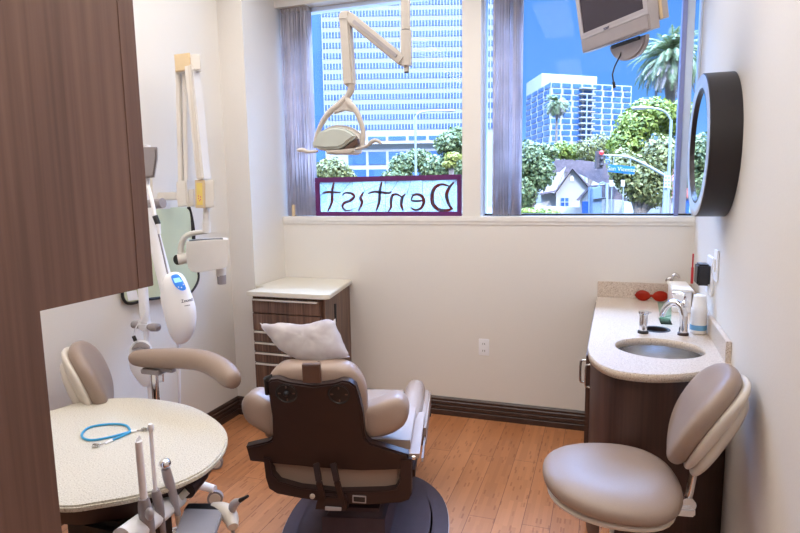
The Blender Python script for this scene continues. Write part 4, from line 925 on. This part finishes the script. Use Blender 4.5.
# arm rests
def armrest(nm, pts, y0, depth):
    nn = hy; P = spline([plane_hit(x_, y_, CL(0, y0, .6), hy) for x_, y_ in pts], 3)
    MB().dome(P, -hy*.05, 8, p=3.2, back=depth/.05).build(nm, leather_l, t, ang=80)
armrest('armrest', [(243, 402), (247, 394), (256, 391.5), (268, 397), (273, 402), (277, 412), (277, 428), (272, 433), (262, 428), (250, 420), (245, 412)], -.24, .12)
armrest('armrest', [(362, 408), (374, 402.5), (392, 396), (401, 395.5), (407, 402), (409, 412), (405, 423), (394, 431), (380, 435), (368, 434), (362, 425)], -.24, .12)
# seat
MB().slab([CL(-.27, -.27, .44), CL(.27, -.27, .44), CL(.27, .18, .44), CL(-.27, .18, .44)], (0, 0, .10), .04, 4).build('seat_cushion', leather_l, t, ang=80)
MB().slab([CL(-.25, -.25, .38), CL(.25, -.25, .38), CL(.25, .20, .38), CL(-.25, .20, .38)], (0, 0, .05), .01).build('seat_frame', brown_pl, t)
for sg in (-1, 1):
    MB().tube([CL(sg*.20, .08, .47), CL(sg*.20, .12, .47), CL(sg*.20, .35, .47), CL(sg*.20, .60, .47), CL(sg*.20, .635, .47)], [.03, .052, .055, .055, .035], 20, smooth=1).slab([CL(sg*.24, .08, .37), CL(sg*.282, .08, .37), CL(sg*.285, .60, .36), CL(sg*.24, .60, .36)], (0, 0, .105), .012).build('side_bolster', leather_l, t, ang=80)
MB().slab([CL(-.18, .16, .43), CL(.18, .16, .43), CL(.17, .60, .38), CL(-.17, .60, .38)], (0, 0, .09), .035, 4).build('leg_rest', leather_l, t, ang=80)
MB().slab([CL(-.26, .10, .37), CL(.265, .10, .37), CL(.26, .58, .35), CL(-.24, .58, .35)], (0, 0, .055), .012).build('leg_rest_shell', base_pl, t)
MB().beam(CL(.275, -.16, .42), CL(.275, .55, .39), .008, .018).build('side_rail', silver, t)
MB().beam(CL(.27, .56, .38), CL(.275, .60, .31), .02, .02, bev=.004).build('rail_end', black_pl, t)
# lower frame seen under the back shell
def LP(px, py, y=-.30): return plane_hit(px, py, CL(0, y, .4), hy)
outer = [(263, 457), (265.5, 478), (269, 489), (277, 494), (300, 498.5), (330, 503), (365, 505), (400, 503), (409, 500), (411.5, 494), (411.5, 459)]
inner = [(270, 459), (273, 475), (279, 482), (300, 488), (340, 492), (385, 491), (396, 489), (400, 480), (400, 460)]
op = [LP(*q_) for q_ in outer]; ip = [LP(*q_) for q_ in inner]
MB().slab(op+ip[::-1], hy*.05, .004).build('lower_frame', brown_pl, t)
MB().slab([LP(x_, y_, -.26) for x_, y_ in [(268, 458), (271, 476), (278, 484), (300, 490), (340, 494), (386, 493), (398, 489), (401, 460)]], hy*.06, .01).build('rear_pad', leather, t, ang=80)
MB().slab([LP(x_, y_, -.275) for x_, y_ in [(267, 457), (269, 466), (300, 468), (385, 470), (398, 467), (401, 458)]], hy*.05, .008).build('pad_piping', leather, t)
for a, b_ in (((316, 463), (323, 500)), ((333, 463), (342, 500))):
    P0, P1 = LP(a[0], a[1], -.325), LP(b_[0], b_[1], -.335); mid = LP((a[0]+b_[0])/2+(-.5), (a[1]+b_[1])/2, -.35)
    MB().beam(P0, mid, .026, .012, -hy, .003).beam(mid, P1, .026, .012, -hy, .003).build('support_strut', brown_pl, t)
MB().slab([LP(x_, y_, -.33) for x_, y_ in [(318, 496), (345, 498), (347, 511), (315, 510)]], hy*.06, .005).build('strut_clamp', brown_pl, t)
MB().slab([LP(x_, y_, -.345) for x_, y_ in [(325, 507.5), (341, 508.5), (341, 511), (325, 510.5)]], hy*.01).build('clamp_plate', silver, t)
MB().lathe([(0, 0), (.011, 0), (.011, .006), (.006, .009), (0, .009)], LP(312.5, 496, -.30), 16, axis=-hy).build('frame_button', shell_m, t)
lb = MB().slab([LP(x_, y_, -.305) for x_, y_ in [(352.5, 495.5), (366, 496.5), (366, 503.5), (352.5, 502.5)]], hy*.004).build('rating_label', silver, t)
MB().slab([LP(x_, y_, -.3062) for x_, y_ in [(353.5, 496.7), (365, 497.5), (365, 502.5), (353.5, 501.5)]], hy*.001).build('label_print', black_pl, lb, smooth=False)
MB().lathe([(0, 0), (.014, 0), (.014, .02), (0, .02)], LP(410.5, 457, -.26), 14, axis=hx).build('hinge_bolt', chrome, t)
# headrest
bsl(MB(), [(303, 362), (321, 362), (322.5, 380.5), (304, 380)], .022, .045, .004).build('headrest_bracket', brown_l, t)
pil = [(262.5, 326), (270, 324), (284, 324), (300, 326), (312, 325), (324, 323.5), (333, 323), (337, 332), (342, 343), (347.5, 355), (336, 358.5), (321, 363), (306, 361.5), (292, 357), (278, 347), (269, 337)]
hp0 = CL(0, -.24, .95); hn = (-hy*math.cos(rad(25))+Vector((0, 0, 1))*math.sin(rad(25))).normalized()
P = [plane_hit(x_, y_, hp0, hn) for x_, y_ in pil]
hr = MB().dome(spline([q_.lerp(sum(P, Vector())/len(P), .08) for q_ in P], 3), hn*.040, 6, back=1.0).build('headrest', leather, t, ang=80)
pb2 = MB().dome(spline(P, 5), hn*.050, 16, p=2.4, back=1.0, wob=.0).build('plastic_cover', film, t, ang=80)
tex = bpy.data.textures.new('wrinkle', 'CLOUDS'); tex.noise_scale = .045; tex.noise_depth = 1
md = pb2.modifiers.new('wrinkles', 'DISPLACE'); md.texture = tex; md.strength = .014; md.mid_level = .5
tex2 = bpy.data.textures.new('wrinkle_fine', 'MUSGRAVE') if 'MUSGRAVE' in [i.identifier for i in bpy.types.Texture.bl_rna.properties['type'].enum_items] else tex
md = pb2.modifiers.new('creases', 'DISPLACE'); md.texture = tex2; md.strength = .006
cm = MB()
c4 = [plane_hit(x_, y_, hp0, hn) for x_, y_ in [(262.5, 327), (260, 323), (266, 325.5)]]
cm.slab(c4, hn*.003).slab([plane_hit(x_, y_, hp0, hn) for x_, y_ in [(332, 322), (335.5, 318.5), (336, 330)]], hn*.003).slab([plane_hit(x_, y_, hp0, hn) for x_, y_ in [(345, 352), (350, 357), (343, 358)]], hn*.003).build('cover_corner', film, hr)
MB().cyl(plane_hit(321, 364, hp0, hn)+hn*.03, BP(316, 378, .0), .012).build('headrest_stem', black_pl, t)

# ============================================================ OUTSIDE
GZ0 = -3.4
struct(MB().box(-400, 400, D+1.5, 700, GZ0-.3, GZ0).build('ground', ground_m, smooth=False))
def W3(u, d, z): return CP*0+RH*u+FH*d+Vector((0, 0, z))
def ubox(mb, u0, u1, d0, d1, z0, z1):
    mb.slab([W3(u0, d0, z0), W3(u1, d0, z0), W3(u1, d1, z0), W3(u0, d1, z0)], (0, 0, z1-z0)); return mb
def uz(px, py, d):
    p = PD(px, py, d); return p.dot(RH), p.z
# office tower
d = 215; u0, _ = uz(322.5, 60, d); u1 = uz(500, 60, d)[0]; zb = uz(400, 130.5, d)[1]
t = thing('office_tower', 'tall white office tower with bands of blue windows filling the left window', 'building', W3((u0+u1)/2, d, GZ0))
fh = uz(400, 100, d)[1]-uz(400, 110.2, d)[1]
ubox(MB(), u0, u1, d, d+30, GZ0, zb+fh*19).build('wall', tower_w, t, smooth=False)
nb = 19
bw = (uz(423.1, 60, d)[0]-uz(420, 60, d)[0])
for k in range(nb):
    z0 = zb+k*fh+fh*.12; z1 = z0+fh*.50
    wn = ubox(MB(), u0+.4, u1, d-.25, d-.02, z0, z1).build('window_band', tower_g, t, smooth=False)
fin = MB(); u = u0
while u < u1:
    ubox(fin, u, u+bw*.30, d-.40, d-.02, zb, zb+fh*19); u += bw
fin.build('mullion_fins', tower_w, t, smooth=False)
ubox(MB(), u0-4.2, u0-.02, d+1, d+28, GZ0, zb+fh*19).build('side_glazing', side_g, t, smooth=False)
# podium building
d = 150; u0, zt = uz(330, 131.5, d); u1 = uz(480, 131.5, d)[0]
t = thing('podium_building', 'low white building with a row of square windows in front of the tower', 'building', W3((u0+u1)/2, d, GZ0))
ubox(MB(), u0, u1, d, d+25, GZ0, zt).build('wall', concrete, t, smooth=False)
for i in range(6):
    a = uz(348+i*20.2, 140, d)[0]; b_ = uz(348+i*20.2+17.5, 140, d)[0]; zz0, zz1 = uz(400, 140, d)[1], uz(400, 136.3, d)[1]
    ubox(MB(), a, b_, d-.2, d+.1, zz0, zz1).build('clerestory_window', condo_g, t, smooth=False)
    zz0, zz1 = uz(400, 164, d)[1], uz(400, 151.5, d)[1]
    ubox(MB(), a, b_, d-.2, d+.1, zz0, zz1).build('window', condo_g, t, smooth=False)
    zz0, zz1 = uz(400, 176, d)[1], uz(400, 169, d)[1]
    ubox(MB(), a, b_, d-.2, d+.1, zz0, zz1).build('window', condo_g, t, smooth=False)
ubox(MB(), u0, u1, d-1.4, d, uz(400, 144, d)[1], uz(400, 142.6, d)[1]).build('ledge', concrete, t, smooth=False)
# condo block, corner toward the viewer
d = 175
uc, ztp = uz(551, 84, d); ur = uz(631, 84, d)[0]; ul = uz(527, 84, d)[0]
t = thing('apartment_building', 'white high-rise apartment building with blue windows against the sky', 'building', W3(uc, d, GZ0))
zroof = uz(580, 81, d)[1]; fl_h = (uz(580, 90, d)[1]-uz(580, 96.0, d)[1])
cA = W3(uc, d, GZ0); cB = PD(632, 84, d+10); cC = PD(526.5, 84, d+26); cB.z = cC.z = GZ0
MB().slab([cA, cB, cB+(cC-cA), cC], (0, 0, zroof-GZ0)).build('wall', concrete, t, smooth=False)
zr2 = uz(580, 66.5, d)[1]
MB().slab([cA.lerp(cB, .0)+(cC-cA)*.35+Vector((0, 0, zroof-GZ0)), cA.lerp(cB, .70)+(cC-cA)*.35+Vector((0, 0, zroof-GZ0)), cA.lerp(cB, .70)+(cC-cA)+Vector((0, 0, zroof-GZ0)), cC+Vector((0, 0, zroof-GZ0))], (0, 0, zr2-zroof)).build('penthouse', concrete, t, smooth=False)
nrm1 = (cB-cA).normalized().cross(Vector((0, 0, 1))).normalized(); nrm2 = Vector((0, 0, 1)).cross((cC-cA).normalized()).normalized()
if nrm1.dot(FH) > 0: nrm1 = -nrm1
if nrm2.dot(FH) > 0: nrm2 = -nrm2
cnt = 0; extra = MB()
for face, (P0, P1, nn, cols) in enumerate(((cA, cB, nrm1, 8), (cA, cC, nrm2, 4))):
    Ld = (P1-P0).length; dd = (P1-P0).normalized()
    for k in range(14):
        for c in range(cols):
            off = (.25 if k % 2 else 0) if face == 0 else (.3 if k % 2 else 0)
            a = (c+.07+off*.5)/cols*Ld; b_ = min((c+.86+off*.3)/cols*Ld, Ld*.985); z1 = zroof-fl_h*(k+.22); z0 = z1-fl_h*.68
            poly = [P0+dd*a+Vector((0, 0, z0-GZ0)), P0+dd*b_+Vector((0, 0, z0-GZ0)), P0+dd*b_+Vector((0, 0, z1-GZ0)), P0+dd*a+Vector((0, 0, z1-GZ0))]
            if cnt < 100: MB().slab([q_-nn*.3 for q_ in poly], nn*.5).build('window', condo_g, t, smooth=False); cnt += 1
            else: extra.slab([q_-nn*.3 for q_ in poly], nn*.5)
ex = extra.build('lower_windows', condo_g, t, smooth=False); ex['kind'] = 'stuff'
bal = MB()
for k in range(13):
    z1 = zroof-fl_h*(k+1.02); a, b_ = cA.lerp(cB, .33), cA.lerp(cB, .50)
    bal.slab([a+nrm1*1.6+Vector((0, 0, z1-GZ0)), b_+nrm1*1.6+Vector((0, 0, z1-GZ0)), b_+Vector((0, 0, z1-GZ0)), a+Vector((0, 0, z1-GZ0))], (0, 0, .35))
bal.build('balconies', concrete, t, smooth=False)

# trees
def tree(name, lab, cen, blobs, leafm, nleaf, ls, cat='tree', group=None, trunk=True):
    base = Vector((cen.x, cen.y, GZ0)); t = thing(name, lab, cat, base, 0, group)
    bm = bmesh.new(); tot = sum(r[0]*r[2] for _, r in blobs)
    for c, r in blobs:
        for _ in range(int(nleaf*r[0]*r[2]/tot)):
            v = Vector((random.gauss(0, 1), random.gauss(0, 1), random.gauss(0, 1))).normalized(); k = random.uniform(.55, 1.04)
            p = c+Vector((v.x*r[0], v.y*r[1], v.z*r[2]))*k
            s = ls*random.uniform(.6, 1.4); a = (v+Vector((random.uniform(-.8, .8), random.uniform(-.8, .8), random.uniform(-.4, .9)))).normalized()
            x = a.orthogonal().normalized(); x.rotate(Matrix.Rotation(random.uniform(0, 6.28), 3, a)); y = a.cross(x)
            bm.faces.new([bm.verts.new(p+x*s), bm.verts.new(p+y*s*.6), bm.verts.new(p-x*s), bm.verts.new(p-y*s*.6)])
    MB().add(bm).build('foliage', leafm, t, smooth=False)
    top = min(c.z for c, r in blobs)
    if trunk:
        tm = MB().tube([base, base+Vector((0, 0, (top-GZ0)*.6)), Vector((cen.x, cen.y, top))], [.2, .16, .12], 8)
        for c, r in blobs: tm.tube([Vector((cen.x, cen.y, GZ0+(top-GZ0)*.6)), c], [.2, .07], 6)
        tm.build('trunk', bark, t)
    return t
def B(px, py, d, rx, ry):            # blob from pixel centre, pixel radii
    c = PD(px, py, d); s = d/FPX; return (c, (rx*s, (rx+ry)*.5*s, ry*s))
tree('street_tree', 'pale green tree at the lower left of the left window beside the blind', PD(336, 180, 60), [B(332, 172, 60, 18, 15), B(345, 178, 61, 12, 10)], leaf_b, 2600, .20)
tree('street_tree', 'dark green tree low in the middle of the left window', PD(412, 175, 70), [B(402, 166, 70, 14, 13), B(418, 160, 71, 15, 11), B(432, 168, 70, 14, 13), B(395, 178, 69, 16, 8)], leaf_c, 4200, .22)
tree('street_tree', 'green tree at the right edge of the left window behind the street lamp', PD(450, 165, 62), [B(448, 144, 62, 14, 12), B(458, 138, 63, 12, 12), B(452, 166, 62, 15, 16), B(472, 150, 62, 14, 20)], leaf_c, 3800, .22)
tree('street_bush', 'yellow flowering bush at the right edge of the left window', PD(452, 157, 52), [B(453, 157, 52, 9, 5), B(449, 164, 52, 8, 4)], leaf_y, 700, .14, 'bush')
tree('street_tree', 'leafy tree beside the blind at the left edge of the right window', PD(530, 175, 40), [B(528, 160, 40, 15, 19), B(540, 172, 40, 15, 18), B(524, 190, 40, 14, 22), B(545, 153, 41, 13, 10)], leaf_c, 5200, .13)
tree('street_tree', 'small bright green tree behind the grey roof in the right window', PD(567, 152, 75), [B(562, 150, 75, 10, 9), B(572, 152, 75, 9, 9)], leaf_a, 1500, .22)
tree('street_tree', 'thin olive tree between the grey roof and the traffic light', PD(590, 152, 72), [B(588, 150, 72, 12, 12), B(602, 146, 73, 10, 13), B(594, 164, 72, 11, 10)], leaf_b, 1700, .20)
tree('street_tree', 'large bright green tree in the centre of the right window', PD(645, 140, 42), [B(650, 112, 42, 22, 14), B(636, 126, 42, 20, 16), B(626, 144, 42, 18, 18), B(672, 120, 43, 20, 18), B(690, 122, 43, 14, 20)], leaf_a, 8000, .15)
tree('street_tree', 'dark olive tree behind the blue street sign', PD(640, 175, 39), [B(638, 178, 39, 20, 24), B(622, 166, 39, 14, 18), B(660, 160, 39, 18, 26), B(655, 190, 39, 16, 18), B(690, 165, 40, 12, 22)], leaf_b, 7500, .14)
tree('low_hedge', 'low green hedge under the white gabled house', PD(540, 212, 34), [B(530, 213, 34, 16, 5), B(550, 214, 34, 12, 4)], leaf_a, 900, .11, 'hedge', trunk=False)
# palms
def palm(name, lab, px, py, d, rf, nf, thick, tr, dead, droop=1.0):
    c = PD(px, py, d); t = thing(name, lab, 'palm tree', (c.x, c.y, GZ0))
    MB().tube([(c.x, c.y, GZ0), (c.x, c.y, c.z-rf*.1)], [tr*1.2, tr], 12).build('trunk', bark, t)
    def fr(L, az, el, dr, bm, lw):
        pts = []; p = c.copy(); k = 12; a = el
        h = Vector((math.cos(az), math.sin(az), 0))
        for i in range(k+1):
            pts.append(p.copy()); dirn = h*math.cos(a)+Vector((0, 0, 1))*math.sin(a); p = p+dirn*L/k; a -= dr/k
        sidev = Vector((-math.sin(az), math.cos(az), 0))
        for i in range(1, k):
            for sg in (-1, 1):
                for j in (0, .5):
                    q_ = pts[i].lerp(pts[i+1], j); ll = lw*math.sin(PI*(i+j+.6)/(k+1.2)); tip = q_+sidev*sg*ll*.75+(pts[i+1]-pts[i]).normalized()*ll*.6-Vector((0, 0, ll*.45)); w_ = (pts[i+1]-pts[i])*.22
                    bm.faces.new([bm.verts.new(q_-w_), bm.verts.new(q_+w_), bm.verts.new(tip)])
        for i in range(k):
            w_ = sidev*.012*rf; bm.faces.new([bm.verts.new(pts[i]-w_), bm.verts.new(pts[i]+w_), bm.verts.new(pts[i+1]+w_*.8), bm.verts.new(pts[i+1]-w_*.8)])
    bm = bmesh.new()
    for i in range(nf): fr(rf*random.uniform(.85, 1.1), random.uniform(0, 2*PI), rad(random.uniform(-15, 88)), rad(random.uniform(80, 135))*droop, bm, rf*thick)
    MB().add(bm).build('crown', leaf_p, t, smooth=False)
    bm = bmesh.new()
    for i in range(dead): fr(rf*random.uniform(.7, 1.0), random.uniform(0, 2*PI), rad(random.uniform(-45, 0)), rad(60), bm, rf*thick*.8)
    MB().add(bm).build('dry_skirt', leaf_d, t, smooth=False)
palm('date_palm', 'large date palm with drooping fronds at the right of the right window', 672, 60, 50, 3.7, 130, .16, .38, 50)
palm('fan_palm', 'slender fan palm standing in front of the apartment building', 557, 104, 85, 2.3, 60, .30, .16, 22, 1.1)
def away(px): v = ray(px, 187); v.z = 0; return v.normalized()
# white gabled house
def poly(pts, d): return [PD(x_, y_, d) for x_, y_ in pts]
t = thing('gabled_house', 'white stucco house with a steep grey roof in the right window', 'house', PD(572, 215, 55))
g = poly([(556, 240), (556, 193), (572.5, 169.5), (590, 190), (590, 240)], 55)
MB().slab(g, away(572)*9).build('wall', stucco, t, smooth=False)
g2 = poly([(541, 240), (541, 193.5), (556.5, 193.5), (556.5, 240)], 56)
MB().slab(g2, away(572)*8).build('side_wing', stucco, t, smooth=False)
def roofq(a, b, c, d_, m_=shingle, nm='roof', th=.18):
    MB().slab([a, b, c, d_], (0, 0, th)).build(nm, m_, t, smooth=False)
ap_ = PD(572.5, 168.5, 54.5); lf = PD(554.5, 193.5, 54.5); rt_ = PD(593, 192, 54.5)
roofq(ap_, lf, lf+away(572)*10, ap_+away(572)*10); roofq(ap_, rt_, rt_+away(572)*10, ap_+away(572)*10)
lw = PD(539.5, 195, 55); roofq(PD(556, 192, 55.2), lw, lw+away(572)*8+Vector((0, 0, 0)), PD(566, 168, 62))
MB().slab(poly([(552, 172), (568, 160.5), (574, 160.5), (579, 160), (612, 164), (626, 180), (600, 184), (575, 172)], 63), away(572)*.3).build('rear_roof', shingle, t, smooth=False)
MB().slab(poly([(548, 171), (556, 160), (573, 159.5), (577, 170)], 66), away(572)*5).build('rear_wing_roof', shingle, t, smooth=False)
wn = MB().slab(poly([(561, 206), (561, 198), (568.5, 198), (568.5, 206)], 54.9), away(572)*.1).build('window', side_g, t, smooth=False)
MB().beam(PD(564.8, 206, 54.8), PD(564.8, 198, 54.8), .06, .06, FH).beam(PD(561, 202, 54.8), PD(568.5, 202, 54.8), .06, .06).build('glazing_bar', sign_white, wn)
MB().slab(poly([(570.5, 181), (570.5, 177), (572, 175.5), (573.5, 177), (573.5, 181)], 54.9), away(572)*.1).build('attic_vent', shell_m, t, smooth=False)
MB().slab(poly([(536, 216), (536, 206), (580, 207), (580, 216)], 50), away(572)*.3).build('garden_wall', stucco, t, smooth=False)
t = thing('garage_house', 'small gabled garage with a blue-grey door right of the white house', 'house', PD(592, 215, 46))
MB().slab(poly([(580, 235), (580, 200), (591, 187.5), (604, 199), (624, 200), (624, 235)], 46), away(598)*6).build('wall', stucco, t, smooth=False)
MB().slab(poly([(576, 200), (590.5, 184.5), (592, 186), (578.5, 201)], 45.7), away(598)*6.5).build('left_roof', shingle, t, smooth=False)
MB().slab(poly([(591, 185.5), (612, 184), (628, 201), (605, 201)], 46.2), away(598)*5).build('right_roof', shingle, t, smooth=False)
MB().slab(poly([(582, 214), (582, 201.5), (591, 201.5), (591, 214)], 45.9), away(598)*.1).build('garage_door', side_g, t, smooth=False)
t = thing('tiled_house', 'house with a red tiled roof at the lower right of the right window', 'house', PD(690, 215, 60))
MB().slab(poly([(664, 235), (664, 196), (720, 196), (720, 235)], 60), FH*8).build('wall', stucco, t, smooth=False)
MB().slab(poly([(662, 198), (672, 182), (722, 180), (722, 198)], 59.5), FH*1.2+Vector((0, 0, 1.5))).build('roof', redtile, t, smooth=False)
MB().slab(spline(poly([(680, 212), (681, 203), (686, 199), (691, 203), (692, 212)], 59.8), 3), FH*.2).build('arched_opening', side_g, t, smooth=False)
# street lamps and signals
def P30(px, py, d=30): return PD(px, py, d)
def lamp_post(lab, base_px, top_py, arm, d, r=.07):
    b_ = PD(base_px[0], base_px[1], d); t = thing('street_lamp', lab, 'street lamp', (b_.x, b_.y, GZ0)); top = PD(base_px[0], top_py, d)
    MB().cyl((b_.x, b_.y, GZ0), (b_.x, b_.y, top.z), r*1.1, r*.8, 12).build('pole', pole_m, t)
    MB().tube([Vector((b_.x, b_.y, top.z-.05))]+[PD(x_, y_, d) for x_, y_ in arm], r*.6, 8, smooth=2).build('arm', pole_m, t)
    e_ = PD(*arm[-1], d); MB().sphere(e_, (.45, .25, .10), 2).build('lamp_shade', sign_white, t)
    return t
lamp_post('pale street lamp with a curved arm in the left window', (416, 180), 117, [(418, 113), (426, 111), (440, 110.5), (449, 111)], 42, .10)
lamp_post('pale street lamp with a curved arm before the large tree in the right window', (668.5, 180), 120, [(667, 113), (660, 109), (648, 107.5), (640, 108)], 31, .09)
b_ = PD(585, 180, 80); t = thing('utility_pole', 'tall thin pole in front of the apartment building', 'pole', (b_.x, b_.y, GZ0))
MB().cyl((b_.x, b_.y, GZ0), (b_.x, b_.y, PD(585, 94, 80).z), .13, .09, 10).build('pole', pole_m, t)
t = thing('traffic_signal', 'traffic light showing red on a curved mast arm with a street sign', 'traffic light', (PD(666.5, 180, 30).x, PD(666.5, 180, 30).y, GZ0))
sb_ = PD(665.5, 180, 30)
MB().cyl((sb_.x, sb_.y, GZ0), (sb_.x, sb_.y, PD(665.5, 172, 30).z), .11, .09, 12).build('post', pole_m, t)
MB().tube([P30(665.5, 176), P30(648, 166), P30(632, 158), P30(622, 156), P30(604, 155)], [.075, .065, .055, .05, .045], 10, smooth=2).build('mast_arm', pole_m, t)
hd_ = MB().slab([P30(x_, y_, 29.7) for x_, y_ in [(597, 151), (603.5, 150), (604.5, 164), (603, 168.5), (596.5, 168.5)]], FH*.3, .03).build('signal_head', sig_m, t)
MB().sphere(P30(601.7, 152.7, 29.55), (.10, .08, .10), 2).build('red_lamp', sig_red, hd_)
for y_ in (159, 165): MB().sphere(P30(601.7, y_, 29.6), (.09, .08, .09), 2).build('dark_lamp', hole_m, hd_)
ss = thing('street_name_sign', 'blue street name sign hanging under the traffic signal arm', 'sign', P30(622, 170))
MB().slab([P30(x_, y_) for x_, y_ in [(608.5, 164.5), (635, 166.5), (634.5, 174.5), (608, 171.8)]], FH*.05, .01).build('sign_plate', sign_blue, ss)
rotm = Matrix(((RH.x, 0, -FH.x, 0), (RH.y, 0, -FH.y, 0), (0, 1, 0, 0), (0, 0, 0, 1)))
sc = P30(621.5, 169.3, 29.97)
MB().text('San Vicente', Matrix.Translation(sc) @ rotm @ Matrix.Rotation(rad(-5), 4, 'Z'), .30, .012).build('sign_text', sign_white, ss, smooth=False)
MB().cyl(P30(613.5, 165), P30(613.5, 155.5), .02, n=8).cyl(P30(630.5, 167), P30(630.5, 158), .02, n=8).build('sign_hanger', pole_m, ss)
rs_ = thing('parking_sign', 'white notice sign with small lettering on the signal post', 'sign', P30(667.5, 187, 29.8))
MB().slab([P30(x_, y_, 29.8) for x_, y_ in [(664.2, 175), (671, 175.3), (670.7, 188), (664, 187.6)]], FH*.03, .01).build('sign_plate', sign_white, rs_)
# three rows of unreadable dark print
pr = MB()
for y_ in (178, 181.7, 185):
    for x_ in (666, 669): pr.slab([P30(x_-.9, y_-.8, 29.79), P30(x_+.9, y_-.8, 29.79), P30(x_+.9, y_+.6, 29.79), P30(x_-.9, y_+.6, 29.79)], FH*.005)
pr.build('sign_print', sig_grey, rs_, smooth=False)
b_ = PD(606.5, 200, 27); t = thing('signal_post', 'near traffic signal seen from behind on a pale post', 'traffic light', (b_.x, b_.y, GZ0))
MB().cyl((b_.x, b_.y, GZ0), (b_.x, b_.y, PD(606.5, 183, 27).z), .07, n=12).build('post', pole_m, t)
MB().tube([PD(606, 184, 27), PD(603, 182, 27), PD(600, 183, 27), PD(598.5, 187, 27)], .025, 8, smooth=1).build('bracket', sig_grey, t)
MB().slab([PD(x_, y_, 26.9) for x_, y_ in [(592.5, 188), (602, 186.5), (602, 225), (592.5, 225)]], FH*.3, .03).slab([PD(x_, y_, 27.1) for x_, y_ in [(589.5, 187), (593, 187), (593, 225), (589.5, 225)]], FH*.2, .02).build('signal_back', sig_grey, t)
MB().slab([PD(x_, y_, 26.8) for x_, y_ in [(594, 199), (606, 197.5), (606, 199), (594, 200.5)]], FH*.2).build('visor', black_pl, t)
for px_, lab in ((611.5, 'small pale notice board left of the two by the garage'), (623, 'small pale notice board right of the two by the garage')):
    b_ = PD(px_, 200, 36); t = thing('notice_board', lab, 'sign', (b_.x, b_.y, GZ0), 0, 'pale notice boards')
    MB().slab([PD(x_, y_, 36) for x_, y_ in [(px_-1.8, 180), (px_+1.8, 180), (px_+1.8, 186.5), (px_-1.8, 186.5)]], FH*.05).build('board', sign_white, t, smooth=False)
    MB().cyl((b_.x, b_.y+.08, GZ0), (b_.x, b_.y+.08, PD(px_, 184, 36).z), .03, n=8).build('post', pole_m, t)
